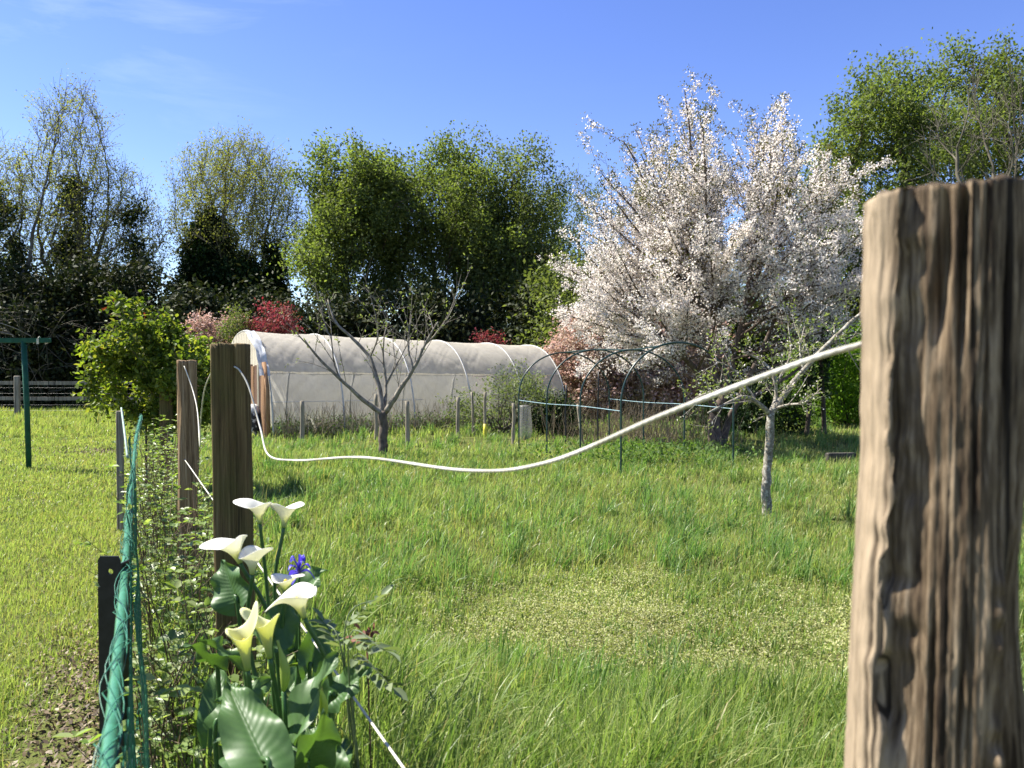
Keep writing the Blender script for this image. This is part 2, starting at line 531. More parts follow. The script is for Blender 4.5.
# wisps stay to the high left part of the sky
vm = nt.nodes.new('ShaderNodeVectorMath'); vm.operation = 'DOT_PRODUCT'
vm.inputs[1].default_value = tuple(Vector((-.50, 1., .60)).normalized())
nt.links.new(tc.outputs['Generated'], vm.inputs[0])
r2 = nt.nodes.new('ShaderNodeValToRGB'); e = r2.color_ramp.elements
e[0].position = .965; e[0].color = (.03, .03, .03, 1); e[1].position = .999; e[1].color = (1, 1, 1, 1)
nt.links.new(vm.outputs['Value'], r2.inputs[0])
mu = nt.nodes.new('ShaderNodeMath'); mu.operation = 'MULTIPLY'
nt.links.new(rp.outputs[0], mu.inputs[0]); nt.links.new(r2.outputs[0], mu.inputs[1])
hs = nt.nodes.new('ShaderNodeHueSaturation'); hs.inputs['Saturation'].default_value = SKY_SAT; hs.inputs['Hue'].default_value = SKY_HUE
nt.links.new(sky.outputs[0], hs.inputs['Color'])
mx = nt.nodes.new('ShaderNodeMix'); mx.data_type = 'RGBA'
mx.inputs[7].default_value = (9., 9.3, 9.8, 1)
nt.links.new(mu.outputs[0], mx.inputs[0]); nt.links.new(hs.outputs[0], mx.inputs[6])
nt.links.new(mx.outputs[2], bg.inputs['Color']); nt.links.new(bg.outputs[0], out.inputs['Surface'])

vs_ = scene.view_settings
scene.display_settings.display_device = 'sRGB'
vs_.view_transform = 'Standard'; vs_.look = 'None'; vs_.gamma = 1; vs_.exposure = EXPOSURE; vs_.use_curve_mapping = False
scene.render.engine = 'CYCLES'
cy = scene.cycles
cy.max_bounces = 8; cy.diffuse_bounces = 4; cy.glossy_bounces = 2; cy.transmission_bounces = 6; cy.transparent_max_bounces = 12
cy.use_denoising = True; cy.sample_clamp_indirect = 6
try: cy.denoiser = 'OPENIMAGEDENOISE'; cy.denoising_input_passes = 'RGB_ALBEDO_NORMAL'
except Exception: pass

# ------------------------------------------------------------------ ground: one sheet to the horizon
def axis(n, near, far):
    u = np.linspace(-1, 1, n); return np.sign(u) * (np.abs(u) * near + np.abs(u) ** 6 * (far - near))
gx = axis(221, 22, 700); gy = axis(221, 22, 700) + 14
X, Y = np.meshgrid(gx, gy, indexing='ij'); n0, n1 = X.shape
mb = MB(); i = np.arange(n0 - 1)[:, None] * n1; j = np.arange(n1 - 1)[None]
q = np.stack([i + j, i + n1 + j, i + n1 + j + 1, i + j + 1], -1).reshape(-1, 4)
mb.add(np.stack([X, Y, gz(X, Y)], -1).reshape(-1, 3), q)
tag(mb.build('ground', M['ground']), kind='structure')

# ------------------------------------------------------------------ grass
def blades(mb, x, y, h, wd, lean, seg=3, g=rng, z=None, nodd=.0):
    n = len(x)
    if n == 0: return
    z = gz(x, y) - .01 if z is None else z
    az = g.random(n) * 2 * math.pi
    # one prevailing lean with the rest random
    L = np.stack([np.cos(az), np.sin(az)], -1) * lean[:, None] + np.array([.10, -.05])
    fa = g.random(n) * math.pi
    S = np.stack([np.cos(fa), np.sin(fa)], -1)
    base = np.stack([x, y, z], -1)
    vs = []; at = []
    tt = np.linspace(0, 1, seg + 1)
    rnd = g.random(n)
    for t in tt[:-1]:
        c = base.copy(); c[:, :2] += L * (h * t ** 2.0)[:, None]; c[:, 2] += h * (t - nodd * t ** 4 * lean) * np.sqrt(np.maximum(1 - (lean * t * .6) ** 2, .2))
        ww = wd * (1 - .65 * t ** 1.5) * .5
        for s in (-1, 1):
            v = c.copy(); v[:, :2] += s * S * ww[:, None]; vs.append(v)
            at.append(np.stack([rnd, np.full(n, t)], -1))
    c = base.copy(); c[:, :2] += L * h[:, None]; c[:, 2] += h * (1 - nodd * lean) * np.sqrt(np.maximum(1 - (lean * .6) ** 2, .2)); vs.append(c); at.append(np.stack([rnd, np.ones(n)], -1))
    m = 2 * seg + 1
    V = np.stack(vs, 1).reshape(-1, 3); A = np.stack(at, 1).reshape(-1, 2)
    b = np.arange(n)[:, None] * m
    q = np.concatenate([b + np.array([[2 * k, 2 * k + 1, 2 * k + 3, 2 * k + 2]]) for k in range(seg - 1)]) if seg > 1 else None
    t3 = b + np.array([[2 * seg - 2, 2 * seg - 1, 2 * seg]])
    mb.add(V, q, t3, A)


def scatter(n, y0, y1, pw, margin, g=rng):
    """Points on the ground ahead, thinning with distance."""
    u = g.random(n * 2)
    if abs(pw - 2) < 1e-6: y = y0 * (y1 / y0) ** u
    else:
        e = 2 - pw; y = (u * (y1 ** e - y0 ** e) + y0 ** e) ** (1 / e)
    x = (g.random(n * 2) * 2 - 1) * y * (512 / F) * margin
    return x[:n], y[:n]


def pale_patch(x, y):
    d1 = np.hypot((x - .45) / 1.25, (y - 4.3) / .95); d2 = np.hypot((x - 1.75) / .75, (y - 4.0) / .9); d3 = np.hypot((x - 1.2) / 1.1, (y - 3.5) / .4)
    d = np.minimum(np.minimum(d1, d2), d3) + (fbm(x * 1.7, y * 1.7) - .5) * 1.2
    return np.clip(1.35 - d, 0, 1)


# meadow blades
def meadow(n, y0, y1, pw, seg, wd0, wdk, seed):
    g = np.random.default_rng(seed)
    x, y = scatter(n, y0, y1, pw, 1.3, g)
    strip = x - fence_x(y)
    lawnside = np.where(y < 17, strip < .12, (x < -1.5) & (y > 30))
    pp = pale_patch(x, y)
    clump = fbm(x * 2.3, y * 2.3, 3)
    keep = (~lawnside) & (g.random(n) > pp * .74) & (g.random(n) < .35 + 1.25 * clump)
    keep &= ~((strip < .55) & (g.random(n) < .55) & (y < 9))
    x, y, pp, clump = x[keep], y[keep], pp[keep], clump[keep]; n = len(x)
    strip = x - fence_x(y)
    h = .13 + .20 * np.clip((3.9 - y) / 1.6, 0, 1) + .10 * np.clip((1.6 - strip) / 1.2, 0, 1) * np.clip((7 - y) / 3, 0, 1)
    h *= (.45 + 1.1 * clump) * (1 - .55 * pp) * g.uniform(.6, 1.25, n)
    h *= 1 + .8 * np.clip(fbm(x * .5 + 9, y * .5) - .52, 0, 1) * np.clip((y - 6) / 4, 0, 1) * 4
    wd = (wd0 + wdk * y) * g.uniform(.6, 1.4, n)
    lean = np.abs(g.normal(0, .42, n)) + .05
    mb_ = MB(); blades(mb_, x, y, h, wd, np.clip(lean, 0, 1.1), seg, g, nodd=.35)
    return mb_


m1 = meadow(90000, 1.5, 5.2, 1.2, 4, .0045, .0004, 11)
tag(m1.build('meadow_grass', M['tall']), kind='stuff')
m2 = meadow(150000, 4.2, 13, 1.5, 3, .004, .0006, 12)
tag(m2.build('meadow_grass', M['meadow']), kind='stuff')
m3 = meadow(110000, 11, 48, 1.6, 2, .002, .0011, 13)
tag(m3.build('meadow_grass', M['meadow']), kind='stuff')

# mown lawn left of the net fence
def lawn(n, y0, y1, pw, seg, wd0, wdk, hmul, seed):
    g = np.random.default_rng(seed)
    u = g.random(n); e = 2 - pw; y = (u * (y1 ** e - y0 ** e) + y0 ** e) ** (1 / e)
    wdt = 1.2 + .75 * y * .42
    x = fence_x(y) + .05 - g.random(n) * np.maximum(.55, (y * .72 - .495 * y) * 1.25 + .35)
    bare = np.clip(1.2 - np.hypot((x - fence_x(y) + .22) / .26, (y - 2.5) / 1.1), 0, 1) * 1.6 + np.clip(1 - np.hypot((x - fence_x(y) + .45) / .8, (y - 13.2) / .7), 0, 1)
    bare += .35 * np.clip(fbm(x * 3, y * 1.5) - .55, 0, 1) * 4
    k_ = g.random(n) > bare
    x, y = x[k_], y[k_]; n = len(x); cl = fbm(x * 2.2 + 30, y * 2.2)
    h = (.030 + .05 * cl) * g.uniform(.5, 1.4, n) * hmul
    h *= 1 + 1.6 * np.clip((y - 15.5) / 2, 0, 1) * (.6 + cl)
    mb_ = MB(); blades(mb_, x, y, h, (wd0 + wdk * y) * g.uniform(.6, 1.4, n), np.clip(np.abs(g.normal(0, .6, n)), 0, 1.2), seg, g, nodd=.3)
    return mb_


l1 = lawn(70000, 1.6, 8, 1.3, 2, .0035, .0005, 1., 21)
tag(l1.build('lawn_grass', M['lawn']), kind='stuff')
l2 = lawn(80000, 7, 26, 1.6, 2, .003, .001, 1.2, 22)
tag(l2.build('lawn_grass', M['lawn']), kind='stuff')
# tufts standing out of the meadow
g = np.random.default_rng(33); mb = MB()
tx, ty = scatter(1500, 2.2, 24, 1.25, 1.25, g); ok = (tx - fence_x(ty) > .35); tx, ty = tx[ok], ty[ok]
hgt = g.uniform(.14, .34, len(tx)) * np.clip(1.25 - pale_patch(tx, ty), .3, 1); nb = g.integers(25, 80, len(tx)); i_ = np.repeat(np.arange(len(tx)), nb); n = len(i_)
sp_ = .03 + .05 * g.random(len(tx)); x = tx[i_] + g.normal(size=n) * sp_[i_]; y = ty[i_] + g.normal(size=n) * sp_[i_]
blades(mb, x, y, hgt[i_] * g.uniform(.5, 1.2, n), (.0035 + .0005 * y) * g.uniform(.7, 1.5, n), np.clip(np.abs(g.normal(0, .55, n)), .05, 1.2), 4, g, nodd=.45)
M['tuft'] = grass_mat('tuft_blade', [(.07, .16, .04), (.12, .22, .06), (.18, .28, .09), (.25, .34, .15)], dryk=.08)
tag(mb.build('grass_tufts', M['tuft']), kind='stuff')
# the leaf litter on the worn edge of the lawn
g = np.random.default_rng(5); n = 3200
y = g.uniform(1.6, 4.2, n); x = fence_x(y) - np.abs(g.normal(.20, .13, n)) ; mb = MB()
leaves(mb, np.stack([x, y, gz(x, y) + .012], -1), g.uniform(.015, .035, n), g.uniform(.008, .018, n), up=1.5, g=g)
n = 500; y = g.normal(13.2, .5, n); x = fence_x(y) - .5 + g.normal(0, .5, n)
leaves(mb, np.stack([x, y, gz(x, y) + .02], -1), g.uniform(.03, .06, n), .03, up=1.5, g=g)
n = 1600; y = g.uniform(1.3, 5, n); x = fence_x(y) + g.uniform(.0, .5, n)
leaves(mb, np.stack([x, y, gz(x, y) + .015 + g.random(n) * .05], -1), g.uniform(.02, .06, n), g.uniform(.006, .02, n), up=1., g=g)
tag(mb.build('leaf_litter', M['litter']), kind='stuff')

# low pale weeds in the bare patches of the meadow
g = np.random.default_rng(6); n = 26000
x = g.uniform(-1.2, 2.9, n); y = g.uniform(2.9, 5.9, n)
k_ = g.random(n) < pale_patch(x, y) * (.4 + vn(x * 6, y * 6)); x, y = x[k_], y[k_]; n = len(x)
mb = MB()
hh = g.random(n) ** 1.3 * (.05 + .10 * vn(x * 4, y * 4))
for r_ in range(7):
    leaves(mb, np.stack([x + g.normal(0, .018, n), y + g.normal(0, .018, n), gz(x, y) + hh * g.uniform(.3, 1, n)], -1), g.uniform(.008, .022, n), g.uniform(.004, .010, n), up=.7, g=g)
tag(mb.build('pale_weeds', M['paleweed']), kind='stuff')
# broad low weeds in the meadow farther off
g = np.random.default_rng(16); n = 260
x = g.normal(1.9, .8, n); y = g.normal(11.6, .7, n); mb = MB()
for r_ in range(8):
    leaves(mb, np.stack([x + g.normal(0, .06, n), y + g.normal(0, .06, n), gz(x, y) + g.uniform(.05, .30, n)], -1), g.uniform(.04, .09, n), .035, up=.8, g=g)
M['weed'] = leaf_mat('weed_leaf', [(.06, .12, .03), (.10, .17, .04), (.14, .21, .06)])
tag(mb.build('broad_weeds', M['weed']), kind='stuff')

# ------------------------------------------------------------------ fence posts
def post_from_rings(name, label, rings, mat, loc, group=None):
    """rings: (nz, n, 3) closed outlines from bottom to top."""
    rings = np.asarray(rings); nz, n, _ = rings.shape
    mb = MB(); V = rings.reshape(-1, 3)
    i = np.arange(nz - 1)[:, None] * n; j = np.arange(n)[None]; kk = (j + 1) % n
    q = np.stack([i + j, i + kk, i + n + kk, i + n + j], -1).reshape(-1, 4)
    # top: rings shrinking to the centre, slightly dished and rough
    top = rings[-1]; c = top.mean(0); ex = []
    m = len(V); levels = [.93, .7, .4]
    prev = (nz - 1) * n
    allv = [V]; qs = [q]
    for a, L in enumerate(levels):
        r = c + (top - c) * L
        r[:, 2] = c[2] + (top[:, 2] - c[2]) * L + (fbm(r[:, 0] * 90, r[:, 1] * 90) - .5) * .010 + .002
        allv.append(r); st = m + a * n
        qs.append(np.stack([prev + np.arange(n), prev + (np.arange(n) + 1) % n, st + (np.arange(n) + 1) % n, st + np.arange(n)], -1)); prev = st
    cc = m + len(levels) * n; allv.append(c[None])
    t = np.stack([prev + np.arange(n), prev + (np.arange(n) + 1) % n, np.full(n, cc)], -1)
    per = np.arctan2(V[:, 0] - loc[0], -(V[:, 1] - loc[1])) * np.ptp(V[:, 0]) * .5
    at = np.concatenate([np.stack([per, V[:, 2]], -1)] + [r[:, :2] * 1. for r in allv[1:]])
    mb.add(np.concatenate(allv), np.concatenate(qs), t, at)
    o = mb.build(name, mat, loc=loc)
    return tag(o, label, 'fence post', group)


def chaikin(p, k=2):
    for _ in range(k):
        a = np.roll(p, -1, axis=0); p = np.stack([.75 * p + .25 * a, .25 * p + .75 * a], 1).reshape(-1, p.shape[1])
    return p


def resample(p, n):
    q = np.vstack([p, p[:1]]); L = np.concatenate([[0], np.cumsum(np.linalg.norm(np.diff(q, axis=0), axis=1))])
    u = np.linspace(0, L[-1], n, endpoint=False)
    return np.stack([np.interp(u, L, q[:, k]) for k in range(2)], -1)


# the near post: split oak with a deep step down its left face
cxA, cyA = .392, .69
base = np.array([(-.072, .035), (-.080, -.010), (-.0700, -.038), (-.0615, -.026), (-.038, -.049), (-.017, -.064), (.014, -.061), (.040, -.047), (.069, -.004), (.070, .045), (.03, .066), (-.03, .064)])
NA = 420
CR = [(-.033, 1.40, 1.58, .016, .003), (-.012, 1.3, 1.46, .006, .0018), (.006, 1.22, 1.52, .008, .002), (.03, 1.02, 1.38, .010, .0024), (.05, .9, 1.6, .012, .003), (-.052, .95, 1.22, .008, .0022), (.016, .9, 1.2, .011, .0026), (-.026, .9, 1.17, .007, .002), (.068, 1.1, 1.5, .012, .003), (-.006, 1.0, 1.12, .006, .002), (-.085, 1.1, 1.45, .004, .0016), (-.094, .9, 1.3, .004, .0016), (-.079, 1.3, 1.6, .004, .0014)]
zs = np.concatenate([np.linspace(-.3, .7, 30, endpoint=False), np.linspace(.7, 1.555, 190)])
rings = []
for z in zs:
    p = base.copy()
    for c_, (ax, ay, fz) in {1: (.005, .004, 6), 2: (.010, .005, 14), 3: (.010, .010, 17), 4: (.004, .004, 7), 5: (.003, .002, 5), 6: (.002, .002, 3), 7: (.003, .002, 3), 8: (.004, .003, 3)}.items():
        p[c_, 0] += (vn(z * fz + 31 * c_, 3.7 * c_) - .5) * 2 * ax + (vn(z * fz * 4 + 11 * c_, 1.7 * c_) - .5) * ax * 1.3
        p[c_, 1] += (vn(z * fz + 71 * c_, 9.1 * c_) - .5) * 2 * ay
    lo = np.clip((1.30 - z) / .3, 0, 1)
    p[2, 0] -= .012 * lo; p[3, 0] -= .014 * lo; p[1, 0] -= .009 * lo; p[0, 0] -= .008 * lo
    p[4, 0] -= .010 * lo; p[5, 0] += .004 * lo
    # right side: waist, then a swelling
    p[7:10, 0] -= .014 * np.exp(-((z - 1.19) / .12) ** 2) - .006 * lo
    r = resample(chaikin(p, 1), NA)
    nrm = np.roll(r, -1, 0) - np.roll(r, 1, 0); nrm = unit(np.stack([nrm[:, 1], -nrm[:, 0]], -1))
    s_ = np.arctan2(r[:, 0], -r[:, 1]) * .072 + 1.
    gr = (fbm(s_ * 330, np.full(NA, z * 3.), 3) - .5) * .0022 + (fbm(s_ * 160, np.full(NA, z * 55.), 3) - .5) * .0026 + (vn(s_ * 75 + 9, np.full(NA, z * 1.)) - .5) * .0022
    ck = vn(s_ * 120 + 40 + (vn(z * 6, 3.) - .5) * 1.0, np.full(NA, z * .8))
    gr -= np.clip(.16 - ck, 0, 1) * .05
    for (s0, za, zb_, dp_, wd_) in CR:
        win = np.clip((z - za) / .05, 0, 1) * np.clip((zb_ - z) / .05, 0, 1)
        if win > 0: gr -= win * dp_ * np.exp(-((s_ - 1. - s0 - (vn(z * 3 + s0 * 90, 4.) - .5) * .004) / wd_) ** 2)
    # long shake left of the ridge and a torn, ragged strip low on the face
    xx = r[:, 0]; front = r[:, 1] < -.02
    xc = -.040 + .0015 * math.sin(z * 30)
    gr -= front * .016 * np.exp(-((xx - xc) / .0035) ** 2) * np.clip((z - 1.40) / .06, 0, 1) * np.clip((1.56 - z) / .05, 0, 1)
    xk = .002 + (vn(z * 14, 5.5) - .5) * .006
    torn = np.clip((1.27 - z) / .06, 0, 1)
    gr += front * torn * (.008 * np.exp(-((xx - xk) / .006) ** 2) * (.3 + 1.2 * vn(z * 75, 2.2)) - .008 * np.exp(-((xx - xk - .018) / .009) ** 2))
    xk2 = -.008 + (vn(z * 9, 8.5) - .5) * .005
    gr += front * .003 * np.exp(-((xx - xk2) / .005) ** 2) * np.clip((1.36 - z) / .1, 0, 1)
    r = r + nrm * gr[:, None]
    tilt = .0 + (z - 1.0) * .012
    zz = np.full(NA, z)
    if z > 1.54:
        zz = zz + (fbm(r[:, 0] * 60 + 4, r[:, 1] * 60) - .5) * .006 - np.clip(r[:, 0] + .05, -.03, .0) * -.10
    rings.append(np.stack([cxA + r[:, 0] + tilt, cyA + r[:, 1], zz], -1))
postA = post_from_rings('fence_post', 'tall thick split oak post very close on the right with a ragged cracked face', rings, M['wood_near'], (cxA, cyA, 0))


def plain_post(name, label, px, Y, wd, dp, top, mat, seed, rough, rot=0., lean=(0, 0), group=None, n=120, power=4.):
    x0 = (px - 512) / F * Y; th = np.arange(n) * 2 * math.pi / n; rings = []
    for z in np.linspace(-.25, top, 90):
        ca, sa = np.cos(th), np.sin(th)
        rr = (np.abs(ca / (wd / 2)) ** power + np.abs(sa / (dp / 2)) ** power) ** (-1 / power)
        rr = rr * (1 + rough * 2 * (vn(z * 3.5 + seed, th * 1.1 + seed) - .5)) + (fbm(th * 16 + seed, np.full(n, z * 4.)) - .5) * .006 - np.clip(.22 - vn(th * 9 + seed * 3, np.full(n, z * .9)), 0, 1) * (.02 if power > 6 else .05)
        x = rr * ca; y = rr * sa
        cr, sr = math.cos(rot), math.sin(rot)
        zz = np.full(n, z)
        if z > top - .001: zz = zz + (fbm(x * 40 + seed, y * 40) - .5) * .012
        rings.append(np.stack([x0 + x * cr - y * sr + lean[0] * (z - top), Y + x * sr + y * cr + lean[1] * (z - top), zz], -1))
    return post_from_rings(name, label, rings, mat, (x0, Y, 0), group)


postB = plain_post('fence_post', 'squared mossy brown post behind the white calla lilies', 230.5, 2.66, .121, .085, 1.487, M['wood_mid'], 3., .03, .12, lean=(-.012, 0), power=7)
postC = plain_post('fence_post', 'rough round-edged post between the squared mossy post and the leafy bush', 187, 4.6, .116, .10, 1.455, M['wood_old'], 8., .22, .3, power=3)
postD = plain_post('fence_post', 'dark post in shade inside the leafy bush', 166, 8.4, .13, .11, 1.34, M['wood_mid'], 14., .06, .2, power=5)
postE = plain_post('fence_post', 'thin pale post at the lawn edge under the leafy bush', 119.5, 6.5, .055, .055, 1.05, M['wood_grey'], 17., .05, .2, power=3)

# ------------------------------------------------------------------ white ropes and wires
def rope(name, label, cat, pts, r, mat, n=70, sides=8, group=None):
    mb = MB(); p = spl(pts, n); tube(mb, p, r, sides); return tag(mb.build(name, mat, loc=p[0]), label, cat, group)


rope('fence_rope', 'thick white rope sagging from the near oak post to the squared mossy post', 'rope',
     [P(874, 342, .735), P(858, 345.5, .72), P(800, 363, .745), P(668, 413, .83), P(546, 463, 1.03), P(464, 470.5, 1.23), P(361, 457.5, 1.63), P(296, 460.5, 2.02), P(268, 455, 2.36), P(260, 428, 2.50), P(249, 388, 2.57), P(240, 371, 2.60), P(235, 367, 2.61), P(234.5, 367, 2.66)], .0027, M['rope'], 120)
rope('fence_rope', 'white rope hanging in a deep loop between the mossy post and the rough post', 'rope',
     [P(219, 366, 2.69), P(212, 372, 2.80), P(204, 392, 3.25), P(200, 425, 3.62), P(199.5, 446, 3.75), P(199, 440, 3.95), P(197, 410, 4.25), P(192, 388, 4.48), P(185, 368, 4.53), P(184, 367, 4.57)], .0029, M['rope'], 90)
rope('fence_rope', 'lower white rope running tight past the calla lily stems', 'rope',
     [P(181, 456, 4.58), P(187, 464, 4.45), P(205, 490, 3.65), P(240, 540, 2.725), P(290, 612, 2.12), P(340, 682, 1.79), P(400, 768, 1.5), P(520, 935, 1.11), P(760, 1150, .78), P(860, 1240, .73)], .0029, M['rope'], 90)

# ------------------------------------------------------------------ green net fence
nr = thing('net_fence', 'green plastic garden netting gathered along a green top tube beside the lawn', 'net fence', (fence_x(3.), 3., 0))
mb = MB()
pts = spl([P(141, 416, 6.2), P(136, 436, 5.6), P(133, 462, 4.6), P(127, 520, 3.0), P(124.5, 558, 2.3), P(117, 640, 1.55), P(104, 768, 1.05), P(82, 950, .74)], 90)
tube(mb, pts, np.linspace(.009, .0095, 90) + .002 * vn(np.arange(90) * .7, 2.), 9); mb.build('top_tube', M['green_plastic'], nr)
mb = MB()
def net_pt(y, z, off, k):
    x = fence_x(y) + off + .03 * (vn(y * 2.3 + k * 9, z * 2.1) - .3) + .05 * z * (1 - z) * (.5 + vn(y * 1.1 + 5 * k, 3.))
    return np.stack([x, y, z], -1)
for kk_, (off, ya, yb, z1) in enumerate([(.006, .9, 6.3, .86), (.03, .95, 5.4, .84)]):
    cs = .042
    yy = np.arange(ya, yb, cs)
    for y0 in yy:
        z = np.linspace(.04, z1, 12); y = y0 + .012 * (vn(z * 9 + y0, kk_ + 1.) - .5)
        tube(mb, net_pt(np.full(12, 1.) * y, z + gz(fence_x(y0), y0), off, kk_), .0015, 3, cap=False)
    for z0 in np.arange(.06, z1 + .001, cs):
        y = np.linspace(ya, yb, 100); z = z0 + .012 * (vn(y * 6, z0 * 20) - .5)
        tube(mb, net_pt(y, z, off, kk_), .0015, 3, cap=False)
# gathered strands wrapped round the tube
for s_ in range(8):
    u = np.linspace(0, 1, 160); p = spl(pts[::6], 160); ph = rng.random() * 6.28
    rr = .011 + .016 * vn(u * 40, s_ * 2.) ** 1.5; a = u * (40 + 25 * rng.random()) * (1 if s_ % 2 else -1) + ph
    p = p + np.stack([np.cos(a) * rr, np.sin(a) * 0, np.sin(a) * rr], -1)
    tube(mb, p, .0013, 3, cap=False)
mb.build('netting', M['net'], nr)
# translucent band of folded netting over the middle of the fence
mb = MB(); u = np.linspace(0, 1, 60)
p = spl([P(121, 408, 6.3), P(124, 432, 5.9), P(127, 458, 5.7)], 20)
M['pale_net'] = plain('pale_folded_net', (.36, .48, .40), .5, .25, 30, trans=.3)
tube(mb, p, np.linspace(.007, .011, 20), 6); mb.build('netting_roll', M['pale_net'], nr)

# black metal stake with a hole through its top
st = thing('metal_stake', 'flat black metal stake with a round hole beside the net', 'stake', (-1.095, 2.1, 0))
mb = MB(); xc, yc, zt = -1.098, 2.09, .893; hw, th_ = .030, .003
# plate made of an outline with a hole: ring of quads round the hole, then the strip below
n = 24; a = np.arange(n) * 2 * math.pi / n; hc = (.004, zt - .042); hr = .0075
def sq(a_, hx, hz):
    c_, s_ = np.cos(a_), np.sin(a_); k_ = 1 / np.maximum(np.abs(c_) / hx, np.abs(s_) / hz); return c_ * k_, s_ * k_
ox, oz = sq(a, hw, .042)
for side, yo in ((0, -th_), (1, th_)):
    V = np.concatenate([np.stack([xc + ox, np.full(n, yc + yo), hc[1] + oz], -1), np.stack([xc + hc[0] + hr * np.cos(a), np.full(n, yc + yo), hc[1] + hr * np.sin(a)], -1)])
    jn = (np.arange(n) + 1) % n; q = np.stack([np.arange(n), jn, n + jn, n + np.arange(n)], -1)
    mb.add(V, q if side == 0 else q[:, ::-1])
for (cx_, cz_, rx_) in ((0, 0, 0),):
    Vi = np.concatenate([np.stack([xc + hc[0] + hr * np.cos(a), np.full(n, yc + yo), hc[1] + hr * np.sin(a)], -1) for yo in (-th_, th_)])
    q = np.stack([np.arange(n), (np.arange(n) + 1) % n, n + (np.arange(n) + 1) % n, n + np.arange(n)], -1); mb.add(Vi, q)
    Vo = np.concatenate([np.stack([xc + ox, np.full(n, yc + yo), hc[1] + oz], -1) for yo in (-th_, th_)])
    mb.add(Vo, q[:, ::-1])
box(mb, (xc, yc, (zt - .084 - .2) / 2), (hw * 2, th_ * 2, zt - .084 + .2 - .0), 0)
# folded flange makes it an angle section
box(mb, (xc + hw + .002, yc + .02, zt / 2 - .12), (.004, .045, zt + .2), 0)
mb.build('angle_bar', M['black_metal'], st)

# ------------------------------------------------------------------ clothes line post
cl = thing('clothes_line_post', 'dark green metal T-shaped clothes line post standing on the lawn', 'clothes post', P(28, 470, 10.8) * np.array([1, 1, 0]))
xp = (28 - 512) / F * 10.8
mb = MB(); tube(mb, [(xp, 10.8, -.1), (xp - .02, 10.8, .9), (xp - .055, 10.8, 1.80)], .036, 14); mb.build('pole', M['green_paint'], cl)
mb = MB(); box(mb, (xp - .14, 10.8, 1.815), (.90, .07, .065), .03, bev=.008); mb.build('crossbar', M['green_paint'], cl)
M['cream'] = plain('worn_cream_plastic', (.55, .52, .40), .6, .2, 40)
for dx in (.22, -.42):
    mb = MB(); box(mb, (xp - .055 + dx, 10.762, 1.80), (.03, .012, .075), 0); tube(mb, [(xp - .055 + dx, 10.77, 1.845), (xp - .055 + dx, 10.8, 1.87), (xp - .055 + dx, 10.83, 1.845)], .006, 5)
    mb.build('line_hook', M['cream'], cl)
rope('clothes_line', 'thin line rising steeply to the left from the clothes post', 'clothes line', [P(31, 336, 10.8), P(0, 323, 9.8), P(-200, 262, 6.4)], .006, M['wire'], 30, 4)
rope('clothes_line', 'thin line leaving the left end of the clothes post crossbar', 'clothes line', [P(14, 337, 10.8), P(0, 332, 10.2), P(-200, 290, 6.7)], .006, M['wire'], 30, 4)

# ------------------------------------------------------------------ post and rail fence at the end of the lawn
fe = thing('rail_fence', 'weathered two-rail wooden fence with wire mesh along the dark hedge', 'fence', ((17 - 512) / F * 21.5, 21.5, 0))
xs0 = (17 - 512) / F * 21.5
for kx in (-1, 0, 1, 2):
    mb = MB(); xx = xs0 + kx * 3.4; z0 = float(gz(xx, 21.5))
    box(mb, (xx, 21.5, z0 + .52), (.15, .10, 1.45), .02 * kx, bev=.02); mb.build('fence_stake', M['wood_grey'], fe)
for z in (1.03, .60):
    mb = MB(); xa = xs0 - 3.6; n = 60
    xx = np.linspace(xa, xa + 11, n)
    for (dz, dy) in ((0, 0),):
        c_ = np.stack([xx, np.full(n, 21.60), z + (fbm(xx * .6, z * 9.) - .5) * .04], -1)
        sec = np.array([(-.02, -.05), (.02, -.05), (.02, .05), (-.02, .05)])
        V = (c_[:, None] + np.stack([np.zeros((4,)), sec[:, 0], sec[:, 1]], -1)[None]).reshape(-1, 3)
        i = np.arange(n - 1)[:, None] * 4; j = np.arange(4)[None]; q = np.stack([i + j, i + 4 + j, i + 4 + (j + 1) % 4, i + (j + 1) % 4], -1).reshape(-1, 4)
        mb.add(V, np.vstack([q, [[0, 1, 2, 3]], [[4 * n - 1, 4 * n - 2, 4 * n - 3, 4 * n - 4]]]))
    mb.build('rail', M['wood_grey'], fe, smooth=False)
mb = MB()
for z in np.arange(.1, .98, .16): tube(mb, [(xs0 - 3.6, 21.65, z), (xs0 + 7.4, 21.65, z)], .0022, 3, cap=False)
for xx in np.arange(xs0 - 3.6, xs0 + 7.4, .22): tube(mb, [(xx, 21.65, .05), (xx, 21.65, .98)], .0022, 3, cap=False)
mb.build('wire_mesh', M['wire'], fe)

# ------------------------------------------------------------------ polytunnel
FL = np.array([-4.80, 15.4]); FR = np.array([1.42, 20.0])
axv = (FR - FL) / np.linalg.norm(FR - FL); pv = np.array([-axv[1], axv[0]]); TL = np.linalg.norm(FR - FL); TW = 3.5
def tun(s, ph, off=0.):
    """Point on the tunnel skin: s along 0..1, ph 0 front foot .. pi back foot."""
    s, ph = np.broadcast_arrays(np.asarray(s, float), np.asarray(ph, float))
    H = 2.24 - .17 * s
    c, sn = np.cos(ph), np.sin(ph)
    u = TW / 2 - (TW / 2 + off) * np.sign(c) * np.abs(c) ** .88
    z = (H + off) * np.abs(sn) ** .90
    xy = FL + s[..., None] * TL * axv + u[..., None] * pv
    return np.concatenate([xy, z[..., None]], -1)

